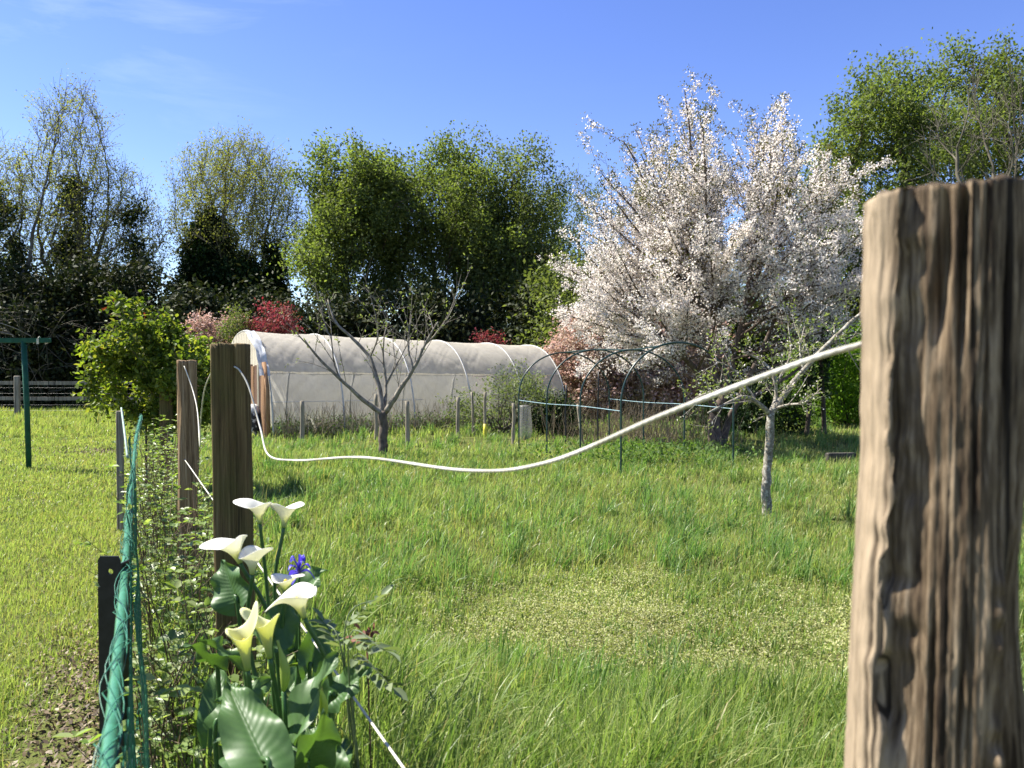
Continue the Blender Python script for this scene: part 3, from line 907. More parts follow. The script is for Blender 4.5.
pt = thing('polytunnel', 'long white plastic polytunnel with a wooden plank end beneath the trees', 'polytunnel', (*FL, 0))
def plastic(name, col, tr, alpha, dirt):
    k = NT(name); f = k.noise(1.4, 5, .65); f2 = k.noise(14, 4, .7, stretch=(1, 1, .3))
    c = k.ramp(f, [(.35, tuple(x * .82 for x in col)), (.65, col)])
    c = k.mix(k.ramp(f2, [(.48, 0.), (.75, .5)]), c, dirt)
    p = k.n('BsdfPrincipled'); p.inputs['Roughness'].default_value = .42; p.inputs['Specular IOR Level'].default_value = .4; k.l(c, p.inputs['Base Color'])
    t = k.n('BsdfTranslucent'); k.l(c, t.inputs['Color']); m = k.n('MixShader'); m.inputs[0].default_value = tr
    k.l(p.outputs[0], m.inputs[1]); k.l(t.outputs[0], m.inputs[2])
    tp = k.n('BsdfTransparent'); m2 = k.n('MixShader'); m2.inputs[0].default_value = alpha
    k.l(m.outputs[0], m2.inputs[1]); k.l(tp.outputs[0], m2.inputs[2]); k.surf(m2.outputs[0])
    return k.m
M['poly'] = plastic('milky_plastic', (.62, .60, .54), .5, .38, (.40, .38, .30))
M['poly2'] = plastic('weathered_top_sheet', (.78, .73, .62), .55, .20, (.50, .46, .35))
NH = 6
hs_ = [0, .2, .42, .62, .82, 1.0]
def skin_sheet(ph0, ph1, off, seed, wr, ns=260, npn=70):
    s = np.linspace(0, 1, ns)[:, None]; ph = np.linspace(ph0, ph1, npn)[None]
    # sagging between the hoops and creases running off them
    d = np.min(np.abs(s[..., None] - np.array(hs_)), -1)
    sag = -.035 * np.clip(d / .1, 0, 1) ** .7
    cr = (np.abs(vn(s * 26 + ph * 5 + seed, ph * 3.2 + s * 6) - .5) * 2)
    cr2 = (np.abs(vn(s * 48 - ph * 9 + seed, ph * 2.1 + 7) - .5) * 2)
    o = off + sag - wr * .9 * (1 - cr) ** 7 - wr * .5 * (1 - cr2) ** 8 + (fbm(s * 14 + seed, ph * 4) - .5) * .007
    V = tun(s + 0 * ph, ph + 0 * s, o).reshape(-1, 3)
    i = np.arange(ns - 1)[:, None] * npn; j = np.arange(npn - 1)[None]
    mb = MB(); mb.add(V, np.stack([i + j, i + npn + j, i + npn + j + 1, i + j + 1], -1).reshape(-1, 4)); return mb
skin_sheet(.0, math.pi, .0, 3., .03).build('plastic_cover', M['poly'], pt)
skin_sheet(.62, math.pi - .6, .022, 9., .022).build('top_sheet', M['poly2'], pt)
M['hoopwhite'] = plain('pale_hoop_tube', (.52, .51, .46), .4, .15, 20)
for s in hs_:
    mb = MB(); tube(mb, tun(np.full(50, min(max(s, .002), .998)), np.linspace(0, math.pi, 50), .016), .016, 7); mb.build('hoop', M['hoopwhite'], pt)
mb = MB(); tube(mb, tun(np.linspace(0, .45, 30), np.full(30, .30), .012), .006, 5); mb.build('side_rail', M['hoopwhite'], pt)
# plank end wall with a pale ribbed gable above it
def endpt(u, z, out=.0): return np.array([*(FL - axv * out + pv * u), z])
edge = tun(np.full(80, 0.), np.linspace(0, math.pi, 80)); mb = MB(); 
ue = (edge[:, :2] - FL) @ pv
for a in range(39):
    u0, u1 = TW * a / 39, TW * (a + 1) / 39
    zt0, zt1 = np.interp([u0, u1], ue, edge[:, 2])
    if max(zt0, zt1) < 1.5: continue
    o_ = .02 + .012 * (a % 2)
    mb.add([endpt(u0, 1.45, o_), endpt(u1, 1.45, o_), endpt(u1, max(zt1 - .03, 1.45), o_), endpt(u0, max(zt0 - .03, 1.45), o_)], [[0, 1, 2, 3]])
M['gable'] = plastic('ribbed_gable_sheet', (.72, .66, .52), .3, .02, (.5, .42, .3))
mb.build('gable_panel', M['gable'], pt, smooth=False)
mats = ['wood_dark', 'wood_orange', 'wood_dark', 'wood_grey', 'wood_dark', 'wood_orange']
u = .12; a = 0
ang = math.atan2(pv[1], pv[0])
while u < TW - .15:
    wd = [.16, .22, .14, .12, .2][a % 5]
    zt = min(1.52 - .02 * (a % 3), float(np.interp(u, ue, edge[:, 2])) - .05)
    mb = MB(); c_ = endpt(u + wd / 2, zt / 2 - .02, .03 + .012 * (a % 2)); box(mb, c_, (wd - .012, .03, zt + .04), ang, bev=.004)
    mb.build('plank', M[mats[a % 6]], pt); u += wd; a += 1
mb = MB(); tube(mb, [endpt(.07, -.1, .05), endpt(.10, 1.0, .06), endpt(.30, 1.55, .06)], .045, 8); mb.build('corner_post', M['wood_orange'], pt)
M['torn'] = plain('torn_sheet', (.62, .63, .63), .5, .25, 6, trans=.3)
# loose torn plastic hanging at the near corner
mb = MB(); ns, nn = 24, 12
S, T = np.meshgrid(np.linspace(0, 1, ns), np.linspace(0, 1, nn), indexing='ij')
V = tun(0 * S + .004 - .02 * T, .55 + .75 * S, .03 + .05 * vn(S * 9, T * 4)) ; V[..., :2] -= axv * (.045 * T * (.6 + vn(S * 7, 3.)))[..., None]
i = np.arange(ns - 1)[:, None] * nn; j = np.arange(nn - 1)[None]
mb.add(V.reshape(-1, 3), np.stack([i + j, i + nn + j, i + nn + j + 1, i + j + 1], -1).reshape(-1, 4)); mb.build('torn_flap', M['torn'], pt)
# far end sheet
mb = MB(); e_ = tun(np.full(40, .997), np.linspace(0, math.pi, 40), -.02); c_ = e_.mean(0)[None]
mb.add(np.vstack([e_, c_]), None, np.stack([np.arange(39), np.arange(1, 40), np.full(39, 40)], -1)); mb.build('end_sheet', M['poly'], pt)

# hanging pale plastic sleeve by the far end of the tunnel
mb = MB(); a0 = P(525, 436, 15.2); n = 26; ph = np.linspace(0, 2 * math.pi, n, endpoint=False); rings = []
zz_ = np.linspace(0, .70, 16)
for z in zz_:
    rr = .125 * (1 - .25 * z) * (1 + .5 * (vn(ph * 2.6 + 3, z * 3.) - .5)); rings.append(np.stack([a0[0] + rr * np.cos(ph), 15.2 + rr * np.sin(ph), 0 * ph + z], -1))
V = np.concatenate(rings); i = np.arange(15)[:, None] * n; j = np.arange(n)[None]
mb.add(np.vstack([V, [[a0[0], 15.2, .71]]]), np.stack([i + j, i + (j + 1) % n, i + n + (j + 1) % n, i + n + j], -1).reshape(-1, 4), np.stack([15 * n + np.arange(n), 15 * n + (np.arange(n) + 1) % n, np.full(n, 16 * n)], -1))
M['sleeve'] = plastic('sleeve_plastic', (.30, .30, .28), .4, .55, (.35, .34, .28))
tag(mb.build('fleece_sleeve', M['sleeve'], loc=(a0[0], 15.2, 0)), 'pale translucent plastic sleeve standing round a plant near the tunnel end', 'plant sleeve')

# dark and white bundle by the plank end
b0 = P(253, 436, 15.9); mb = MB(); n = 40; nz = 24
u_ = np.linspace(0, math.pi, nz)[:, None]; v_ = np.linspace(0, 2 * math.pi, n, endpoint=False)[None]
rr = 1 + .35 * (fbm(v_ * 2 + 3, u_ * 3) - .5)
V = np.stack([b0[0] + .17 * np.sin(u_) ** .7 * np.cos(v_) * rr, 15.9 + .17 * np.sin(u_) ** .7 * np.sin(v_) * rr, .34 - .36 * np.cos(u_) + 0 * v_], -1).reshape(-1, 3)
i = np.arange(nz - 1)[:, None] * n; j = np.arange(n)[None]
mb.add(V, np.stack([i + j, i + (j + 1) % n, i + n + (j + 1) % n, i + n + j], -1).reshape(-1, 4))
k = NT('black_white_sacking'); f = k.noise(9, 3, .6); tcg = k.n('TexCoord'); sp = k.n('SeparateXYZ'); k.l(tcg.outputs['Object'], sp.inputs[0])
hgt = k.ramp(sp.outputs['Z'], [(.50, 0.), (.58, 1.)]); c = k.mix(k.ramp(f, [(.56, 0.), (.60, .85)]), (.02, .018, .018), (.6, .58, .55)); c = k.mix(hgt, c, (.62, .60, .56))
p = k.n('BsdfPrincipled'); p.inputs['Roughness'].default_value = .6; k.l(c, p.inputs['Base Color']); k.l(k.bump(f, .6, .02), p.inputs['Normal']); k.surf(p.outputs[0])
tag(mb.build('sack', k.m, loc=(b0[0], 15.9, 0)), 'small black and white bundle beside the wooden tunnel end', 'sack')

# ------------------------------------------------------------------ stakes in front of the tunnel
def stake(px, py0, py1, Y, wpx, label, mat='wood_grey', lean=0., grp=None, paint=None):
    x = (px - 512) / F * Y; zt = P(px, py0, Y)[2]; r = wpx / F * Y / 2; z0 = float(gz(x, Y)) - .1
    mb = MB(); h = np.linspace(z0, zt, 9); pts = np.stack([x + lean * (h - z0) / (zt - z0) + (vn(h * 3 + px, 1.) - .5) * .02, np.full(9, Y), h], -1)
    if paint:
        root = thing('garden_stake', label, 'stake', (x, Y, 0)); tube(mb, pts, r, 8); mb.build('shaft', M[mat], root)
        mb = MB(); tube(mb, pts[:4] + [0, -.0, 0], r + .008, 8); mb.build('sleeve', M[paint], root); return root
    tube(mb, pts, r * np.linspace(1.05, .95, 9), 8)
    return tag(mb.build('garden_stake', M[mat], loc=(x, Y, 0)), label, 'stake', grp)
M['yellow'] = plain('yellow_sleeve', (.55, .50, .05), .5, .2, 20)
stake(302, 401, 445, 14.3, 4.6, 'grey stake before the tunnel side, leftmost of the row of stakes')
stake(376, 394, 440, 15.2, 3.8, 'grey stake standing just left of the bare fruit tree trunk')
stake(407, 401, 447, 14.2, 4.4, 'grey stake standing just right of the bare fruit tree trunk')
stake(458, 397, 435, 15.3, 3.8, 'grey stake at the left edge of the pale green shrub by the tunnel')
stake(474, 392, 432, 15.7, 2.6, 'thin leaning stake inside the pale green shrub', lean=-.05)
stake(485, 392, 440, 15.3, 3.0, 'thin stake with a yellow lower end in front of the shrub', paint='yellow')
stake(513.5, 403, 444, 14.6, 3.4, 'pale stake between the yellow-ended stake and the green hoops')
stake(583, 404, 444, 14.6, 3.0, 'light leaning stake between the legs of the green hoops', lean=-.09)

# ------------------------------------------------------------------ steel hoops for climbing plants
hp = thing('hoop_frame', 'dark green steel hoop frame with pale side rods on the grass', 'plant frame', (1.0, 12, 0))
feet = []
for i_ in range(4):
    f0 = np.array([.12 + .437 * i_, 13.4 - 1.1 * i_]); f1 = f0 + np.array([1.65, .6]); feet.append((f0, f1))
    th = np.linspace(0, math.pi, 30)
    top = 1.71 + .02 * i_ - (.05 if i_ == 2 else 0)
    hpth = [np.array([*f0, -.1]), np.array([*f0, .5])]
    arc = [np.array([*((f0 + f1) / 2 + (f0 - f1) / 2 * np.cos(t)), .95 + (top - .95) * np.sin(t)]) for t in th]
    pts = np.array([np.array([*f0, -.1]), np.array([*f0, .4]), np.array([*f0, .8])] + arc + [np.array([*f1, .8]), np.array([*f1, .4]), np.array([*f1, -.1])])
    mb = MB(); tube(mb, spl(pts, 110), .0135, 7); mb.build('hoop', M['hoop'], hp)
for side in (0, 1):
    mb = MB(); p_ = np.array([[*feet[i_][side], .875 - .015 * (i_ % 2)] for i_ in range(4)]); tube(mb, spl(p_, 40), .005, 6); mb.build('side_rod', M['blue_rod'], hp)
mb = MB(); p_ = np.array([[*((feet[i_][0] + feet[i_][1]) / 2), 1.715 + .02 * i_ - (.05 if i_ == 2 else 0)] for i_ in range(4)]); tube(mb, spl(p_, 40), .011, 6); mb.build('ridge_rod', M['hoop'], hp)
for px, Y, py0, lab in ((566, 13.8, 385, 'thin dark cane between the two left hoops'), (598, 13.6, 372, 'thin dark cane beside the pale leaning stake')):
    stake(px, py0, 452, Y, 1.6, lab, 'black_metal')

# ------------------------------------------------------------------ timber edge on the right
mb = MB(); c_ = P(838, 466, 11.6); box(mb, (c_[0] + .05, 11.6, .06), (.46, .10, .18), .12, bev=.015)
tag(mb.build('timber_block', M['wood_stone'], loc=(c_[0], 11.6, 0)), 'low dark timber block lying in the grass near the right post', 'timber')

# ------------------------------------------------------------------ foliage materials
M['bark_dark'] = bark_mat('dark_bark', (.035, .028, .02), (.10, .08, .06), 9)
M['bark_grey'] = bark_mat('grey_twig_bark', (.055, .05, .035), (.15, .135, .10), 6)
M['bark_birch'] = bark_mat('pale_lichen_bark', (.085, .07, .052), (.27, .245, .19), 22, (1, 1, .6), .006, c3=(.36, .345, .29))
M['bark_fruit'] = bark_mat('fruit_bark', (.045, .035, .028), (.15, .12, .095), 18, (1, 1, .5), .006)
M['bark_fruit2'] = bark_mat('fruit_limb_bark', (.08, .065, .05), (.30, .27, .22), 20, (1, 1, .6), .005)
M['bark_cherry'] = bark_mat('cherry_bark', (.05, .035, .03), (.16, .125, .10), 14, (1, 1, .8), .006)
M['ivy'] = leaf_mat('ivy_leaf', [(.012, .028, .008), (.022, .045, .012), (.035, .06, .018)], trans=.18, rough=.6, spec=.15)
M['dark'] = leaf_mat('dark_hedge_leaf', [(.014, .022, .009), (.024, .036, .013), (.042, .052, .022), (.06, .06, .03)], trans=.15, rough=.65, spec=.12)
M['oak'] = leaf_mat('oak_leaf', [(.09, .125, .038), (.125, .16, .048), (.18, .21, .072)], trans=.52, nscale=.35)
M['oak2'] = leaf_mat('oak_leaf_dull', [(.095, .125, .042), (.125, .155, .052), (.17, .19, .075)], trans=.48, nscale=.35)
M['young'] = leaf_mat('young_leaf', [(.18, .20, .05), (.24, .25, .07), (.29, .28, .11)], trans=.42)
M['young2'] = leaf_mat('young_leaf_green', [(.11, .14, .035), (.15, .19, .05), (.19, .22, .07)], trans=.45)
M['bright'] = leaf_mat('bright_hedge_leaf', [(.08, .17, .015), (.13, .24, .02), (.18, .29, .04)], trans=.5)
M['far'] = leaf_mat('far_leaf', [(.09, .12, .06), (.12, .15, .075), (.15, .17, .09)], trans=.4)
M['pink'] = leaf_mat('pink_photinia_leaf', [(.55, .36, .30), (.64, .47, .40), (.48, .31, .25), (.28, .25, .13)], trans=.35, tmul=(1.1, .95, .9))
M['cream'] = leaf_mat('cream_flower_head', [(.50, .44, .36), (.60, .50, .42), (.42, .34, .28)], trans=.3, tmul=(1.1, 1, .9))
M['red'] = leaf_mat('red_photinia_leaf', [(.26, .035, .05), (.36, .08, .10), (.24, .09, .07), (.12, .09, .04)], trans=.4, tmul=(1.1, .8, .8))
M['rose'] = leaf_mat('rose_leaf', [(.06, .105, .02), (.12, .18, .03), (.19, .25, .045), (.25, .26, .07)], trans=.48, rough=.5, spec=.2, tmul=(1.5, 1.5, .5))
M['rosered'] = leaf_mat('rose_young_leaf', [(.22, .05, .03), (.30, .14, .04)], trans=.45, tmul=(1.3, .8, .6))
M['bud'] = leaf_mat('bud_leaf', [(.14, .18, .05), (.20, .24, .09), (.27, .30, .15)], trans=.45)
M['petal'] = leaf_mat('cherry_petal', [(.80, .76, .69), (.85, .82, .76), (.74, .67, .61)], trans=.45, rough=.5, tmul=(1.05, 1, 1), nvar=.1)
M['bronze'] = leaf_mat('bronze_leaf', [(.10, .085, .03), (.12, .115, .035), (.085, .10, .026), (.13, .085, .04)], trans=.45)
M['drystem'] = leaf_mat('dry_stem', [(.20, .16, .10), (.30, .25, .17), (.13, .10, .07)], trans=.1, tmul=(1, 1, 1))
M['silver'] = leaf_mat('silver_green_leaf', [(.12, .16, .075), (.16, .20, .09), (.20, .22, .10)], trans=.4)


def gnear(xy): return float(gz(xy[0], xy[1]))


def bush(name, label, cat, ells, n, size, mat, clumps, crad, seed, stems=8, hexa=False, extra=None, group=None, up=.6, stem_mat='bark_dark', part='foliage', flat=1.):
    """Shrub: stems from the ground into leaf clumps."""
    g = np.random.default_rng(seed)
    cx = np.mean([e[0] for e in ells]); cyy = np.mean([e[1] for e in ells]); z0 = gnear((cx, cyy))
    root = thing(name, label, cat, (cx, cyy, z0), group)
    c = ell_pts(clumps, ells, g, .35); c = c[c[:, 2] > z0 + .05]
    wt = g.gamma(2., 1., len(c)); cnt = (wt / wt.sum() * n).astype(int)
    pts = np.repeat(c, cnt, axis=0) + g.normal(size=(cnt.sum(), 3)) * np.array([crad, crad, crad * .8 * flat])
    pts = pts[pts[:, 2] > z0 + .02]
    mb = MB(); leaves(mb, pts, g.uniform(.7, 1.35, len(pts)) * size, g.uniform(.4, .7, len(pts)) * size, up=up, hexa=hexa, g=g)
    mb.build(part, M[mat], root)
    mb = MB()
    for t in c[g.permutation(len(c))[:stems]]:
        b = np.array([cx + g.normal(0, .12) * ells[0][3], cyy + g.normal(0, .12) * ells[0][4], z0 - .05])
        m_ = (b + t) / 2 + g.normal(size=3) * .08 * np.linalg.norm(t - b); tube(mb, spl([b, m_, t], 9), np.linspace(.022, .006, 9) * max(1, size * 9), 5)
    mb.build('stems', M[stem_mat], root)
    if extra:
        for (pn, m_, nn, sz, cr, ncl) in extra:
            c2 = ell_pts(ncl, ells, g, .82); c2 = c2[c2[:, 2] > z0 + .3]; k_ = max(1, nn // max(1, len(c2)))
            p2 = np.repeat(c2, k_, axis=0) + g.normal(size=(len(c2) * k_, 3)) * cr
            mb = MB(); leaves(mb, p2, g.uniform(.7, 1.3, len(p2)) * sz, g.uniform(.5, .8, len(p2)) * sz, up=.9, g=g); mb.build(pn, M[m_], root)
    return root


def tree(name, label, px, Y, ells, trunk_h, r_trunk, natt, step, lf, seed, bark='bark_dark', ivy=None, tw=None, rtip=.012, base_dx=0., seeds=None, crown='crown', bias=(0, 0, .18), group=None, stems=1, lumps=0, lsize=.5):
    g = np.random.default_rng(seed); x0 = (px - 512) / F * Y; z0 = gnear((x0, Y))
    root = thing(name, label, 'tree', (x0, Y, z0), group)
    if lumps:
        cc_ = ell_pts(lumps, ells, g, .25); wl = g.gamma(2., 1., len(cc_)); ci = g.choice(len(cc_), natt, p=wl / wl.sum())
        A = cc_[ci] + g.normal(size=(natt, 3)) * lsize * (.6 + .8 * g.random((len(cc_), 1)))[ci]
    else: A = ell_pts(natt, ells, g)
    A = A[A[:, 2] > z0 + .5]
    if seeds is None:
        seeds = []
        cxm = np.mean([e[0] for e in ells])
        for s_ in range(stems):
            o = np.array([g.normal(0, .35) if s_ else 0, g.normal(0, .35) if s_ else 0])
            tp = np.array([x0 + (cxm - x0) * .5 + o[0] * 3, Y + o[1] * 3, z0 + trunk_h])
            b = np.array([x0 + o[0], Y + o[1], z0 - .15])
            seeds.append([b, (b + tp) / 2 + np.array([g.normal(0, .12), g.normal(0, .12), 0]), tp])
    pos, par = colonize(seeds, A, step, step * 9, step * 1.6, bias=bias, g=g)
    rad, kids = skeleton(pos, par, rtip, r_trunk)
    mb = MB(); skin(mb, pos, par, rad, kids)
    thin = np.where(rad < rtip + (r_trunk - rtip) * .10)[0]
    cp, cd = pos[thin], unit(pos[thin] - pos[np.maximum(par[thin], 0)])
    if tw:
        per, lo, hi, r = tw
        sel = thin if len(thin) < 3600 else g.choice(thin, 3600, replace=False)
        cp2, cd2 = twigs(mb, pos, par, rad, sel, lo, hi, r, g, per=per)
        cp = np.concatenate([cp, cp2]); cd = np.concatenate([cd, cd2])
    mb.build('trunk', M[bark], root)
    if lf:
        n, size, spread, mat = lf
        wt = g.gamma(1.1, 1., len(cp)); cnt = g.poisson(wt / wt.sum() * n)
        pts = np.repeat(cp, cnt, axis=0) + np.clip(g.normal(size=(cnt.sum(), 3)), -1.4, 1.4) * spread
        mb = MB(); leaves(mb, pts, g.uniform(.7, 1.35, len(pts)) * size, g.uniform(.45, .75, len(pts)) * size, up=.5, g=g); mb.build(crown, M[mat], root)
    if ivy:
        es, n, size = ivy
        c = ell_pts(max(60, n // 90), es, g, .3); wt = g.gamma(2, 1., len(c)); cnt = (wt / wt.sum() * n).astype(int)
        pts = np.repeat(c, cnt, axis=0) + g.normal(size=(cnt.sum(), 3)) * .22
        pts = pts[pts[:, 2] > 0]
        mb = MB(); leaves(mb, pts, g.uniform(.7, 1.3, len(pts)) * size, g.uniform(.55, .85, len(pts)) * size, up=.7, g=g); mb.build('ivy', M['ivy'], root)
    return root, pos, par, rad, kids


E = world_ell
# ---- trees along the boundary, left to right
tree('bare_tree', 'thin twiggy tree at the far left edge with dark ivy low down', -8, 29, [E(-60, 28, 120, 330, 29, 2.4)], 3.2, .22, 700, .42, (7000, .08, .18, 'young'), 31, 'bark_grey',
     ([E(-40, 20, 175, 400, 29, 1.5)], 9000, .13), (2, .5, 1.0, .009), rtip=.014)
tree('ivy_clad_tree', 'tall sparse spring tree at left with ivy climbing its trunks', 76, 31, [E(42, 112, 92, 220, 31, 2.0), E(20, 150, 150, 310, 31, 2.4), E(80, 165, 178, 320, 31, 2.2), E(-5, 70, 150, 320, 31, 2)], 4.5, .30, 4200, .30, (26000, .085, .14, 'young'), 32, 'bark_grey',
     ([E(64, 88, 170, 330, 31, .5), E(60, 86, 240, 400, 31, .9), E(128, 141, 195, 320, 30.6, .4), E(140, 152, 245, 300, 30.6, .4)], 16000, .15), (3, .5, 1.1, .009), rtip=.010, stems=3)
tree('sparse_tree', 'yellowish half-bare tree between the ivy-clad tree and the dense green oak', 240, 33, [E(172, 305, 150, 300, 33, 2.6), E(180, 300, 148, 240, 33, 2.6)], 3.2, .24, 3600, .30, (32000, .09, .15, 'young'), 33, 'bark_grey',
     ([E(190, 230, 214, 330, 32, .8), E(212, 266, 262, 345, 32, 1.1), E(244, 290, 290, 350, 32.5, 1.), E(264, 282, 240, 320, 32, .4), E(178, 205, 270, 340, 32, .6)], 116000, .15), (3, .5, 1.1, .009), rtip=.010, stems=3)
tree('oak_tree', 'dense bright green leafy tree behind the left part of the polytunnel', 335, 30, [E(325, 395, 170, 260, 30, 2.4), E(314, 380, 210, 330, 29.5, 2.2), E(335, 390, 172, 225, 30, 1.6)], 4, .28, 1900, .42, (52000, .125, .26, 'oak'), 34, 'bark_dark', None, (2, .4, .9, .009), rtip=.015, stems=2, lumps=110, lsize=.40)
tree('oak_tree', 'broad green tree above the middle of the polytunnel', 440, 31, [E(378, 450, 172, 260, 31, 2.4), E(405, 490, 166, 270, 31, 2.4), E(430, 510, 184, 280, 31, 2.2), E(380, 530, 215, 335, 31, 2.4)], 4, .32, 2600, .42, (70000, .125, .27, 'oak'), 35, 'bark_dark', None, (2, .4, .9, .009), rtip=.015, stems=3, lumps=170, lsize=.40)
tree('oak_tree', 'dull green lower tree above the right end of the polytunnel', 515, 31, [E(465, 562, 190, 340, 31, 2.4), E(480, 548, 178, 280, 31, 2)], 3.5, .25, 1600, .42, (40000, .125, .27, 'oak2'), 36, 'bark_dark', None, (2, .4, .9, .009), rtip=.015, stems=2, lumps=100, lsize=.48)
tree('distant_tree', 'faint sparse tree in the gap left of the white cherry blossom', 560, 44, [E(515, 625, 172, 330, 44, 3.5)], 5, .25, 900, .6, (9000, .13, .25, 'far'), 37, 'bark_grey', None, (2, .7, 1.3, .011), rtip=.017, stems=2)
tree('oak_tree', 'bright green leafy tree just behind the upper right of the cherry', 868, 26, [E(835, 915, 78, 190, 26, 2.2), E(800, 925, 150, 330, 26, 2.2)], 5, .26, 1500, .40, (48000, .12, .23, 'oak'), 38, 'bark_dark', None, (2, .4, .9, .009), rtip=.015, stems=2, lumps=60, lsize=.38)
tree('oak_tree', 'tallest bright green tree behind the near oak post', 1000, 28, [E(915, 1100, 45, 190, 28, 2.8), E(890, 1120, 120, 330, 28, 2.8)], 5, .34, 1900, .44, (64000, .125, .24, 'oak'), 39, 'bark_dark', None, (2, .4, .9, .009), rtip=.015, stems=3, lumps=80, lsize=.42)
tree('bare_tree', 'grey leafless tree rising behind the top of the near oak post', 985, 22, [E(915, 1060, 70, 250, 22, 1.8)], 3.0, .16, 900, .36, None, 40, 'bark_grey', None, (3, .5, 1.2, .008), rtip=.012, stems=3)
# ---- hedges and shrubs behind
def hedge(name, label, px0, px1, py0, py1, Y, ry, n, size, mat, seed, parts=5, crad=.32, stems=10, clump=220):
    es = []; g = np.random.default_rng(seed)
    for a in range(parts):
        u0 = px0 + (px1 - px0) * a / parts; u1 = px0 + (px1 - px0) * (a + 1.25) / parts
        es.append(E(u0 - 8, u1, py0 + g.uniform(-10, 14), py1 + 40, Y + g.uniform(-.5, .5), ry))
    return bush(name, label, 'hedge', es, n, size, mat, clump, crad, seed, stems=stems)
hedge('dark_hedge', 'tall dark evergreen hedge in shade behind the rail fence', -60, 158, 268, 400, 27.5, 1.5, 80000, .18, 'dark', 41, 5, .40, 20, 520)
hedge('distant_hedge', 'pale green hedge far off in the gap between the two sparse trees', 120, 225, 282, 330, 46, 2, 9000, .16, 'far', 42, 3, .5)
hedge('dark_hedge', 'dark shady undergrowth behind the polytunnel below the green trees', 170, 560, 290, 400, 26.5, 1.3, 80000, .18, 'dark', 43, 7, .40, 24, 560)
hedge('mixed_hedge', 'shady green hedge behind the cherry and the pink shrub', 540, 880, 262, 400, 25, 1.5, 64000, .16, 'oak2', 44, 6, .40, 20, 480)
hedge('bright_hedge', 'bright yellow-green hedge just left of the near oak post', 792, 900, 318, 425, 19.5, 1.0, 22000, .085, 'bright', 45, 3, .22, 14, 260)
hedge('mixed_hedge', 'tall green hedge behind the near oak post', 880, 1560, 255, 425, 23, 1.5, 90000, .14, 'oak2', 46, 9, .38, 24, 620)
# bare stems hanging in front of the dark hedge
g = np.random.default_rng(77); mb = MB()
for a in range(70):
    b = P(g.uniform(-40, 150), g.uniform(330, 395), 25.9 - g.random() * .6); t = b + np.array([g.normal(0, 1.0), -.2, g.uniform(.5, 2.2)])
    m_ = (b + t) / 2 + np.array([g.normal(0, .25), 0, g.normal(.1, .2)]); tube(mb, spl([b, m_, t], 10), np.linspace(.013, .005, 10), 4)
    for q_ in range(3):
        s_ = spl([b, m_, t], 10)[3 + q_ * 2]; e_ = s_ + np.array([g.normal(0, .5), 0, g.uniform(-.1, .5)]); tube(mb, [s_, (s_ + e_) / 2 + [0, 0, .06], e_], [.007, .006, .003], 3)
tag(mb.build('bare_branches', M['bark_grey'], loc=P(50, 395, 25.6)), kind='stuff')
bush('photinia_shrub', 'large pink and cream flowering shrub beside the tunnel end and the cherry', 'shrub', [E(548, 655, 318, 420, 22.2, 1.5), E(600, 722, 305, 420, 22.2, 1.6), E(560, 700, 305, 380, 22.2, 1.4)], 46000, .11, 'pink', 320, .22, 51, extra=[('flower_heads', 'cream', 52000, .07, .10, 560)])
bush('photinia_shrub', 'bright crimson shrub showing over the left end of the polytunnel', 'shrub', [E(248, 302, 306, 360, 21.5, .8)], 4200, .085, 'red', 46, .15, 52)
bush('photinia_shrub', 'dusty pink shrub just left of the crimson one', 'shrub', [E(176, 258, 312, 400, 22, .9)], 9000, .085, 'pink', 90, .16, 53)
bush('photinia_shrub', 'small red-leaved shrub above the middle of the tunnel roof', 'shrub', [E(473, 504, 330, 400, 24.5, .6), E(485, 497, 316, 345, 24.5, .3)], 2200, .09, 'red', 30, .14, 54)
bush('grey_shrub', 'small grey-green pointed shrub between the pink shrubs', 'shrub', [E(222, 248, 306, 400, 21, .5)], 4500, .07, 'oak2', 60, .13, 55)
bush('willow_shrub', 'pale green loose shrub growing against the tunnel side', 'shrub', [E(462, 560, 372, 440, 16.6, .45), E(440, 500, 392, 440, 16.2, .4), E(500, 552, 366, 420, 16.8, .4)], 5200, .06, 'silver', 110, .13, 56, stems=26, stem_mat='bark_grey')
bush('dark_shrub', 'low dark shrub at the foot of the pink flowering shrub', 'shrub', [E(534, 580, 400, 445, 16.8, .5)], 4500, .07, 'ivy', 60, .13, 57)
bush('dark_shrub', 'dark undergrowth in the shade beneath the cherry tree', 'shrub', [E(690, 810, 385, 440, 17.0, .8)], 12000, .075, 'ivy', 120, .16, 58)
# dry weeds and canes along the tunnel and under the hoops
g = np.random.default_rng(78); mb = MB(); pts = []
def drystems(n, xy, h0, h1, r, sp):
    for a in range(n):
        x, y = xy(); z = gnear((x, y)); h = g.uniform(h0, h1); t = np.array([x + g.normal(0, sp) * h, y + g.normal(0, sp) * h, z + h])
        b = np.array([x, y, z - .03]); m_ = (b + t) / 2 + g.normal(size=3) * .05; tube(mb, spl([b, m_, t], 6), np.linspace(r, r * .5, 6), 3, cap=False)
def along_tunnel():
    s = g.random(); u = -g.random() * .6 - .05; c_ = FL + axv * TL * s + pv * u; return c_[0], c_[1]
drystems(900, along_tunnel, .25, .75, .005, .35)
drystems(650, lambda: (g.normal(2.4, .8), g.normal(14.9, .4)), .3, .9, .005, .3)
tag(mb.build('dry_weeds', M['drystem']), kind='stuff')
mb = MB(); n = 5000; s = g.random(n); u = -g.random(n) * .55; c_ = FL + axv * TL * s[:, None] + pv * u[:, None]
leaves(mb, np.column_stack([c_, gz(c_[:, 0], c_[:, 1]) + g.random(n) ** 2 * .45]), g.uniform(.03, .08, n), g.uniform(.02, .04, n), g=g)
tag(mb.build('low_weeds', M['weed']), kind='stuff')

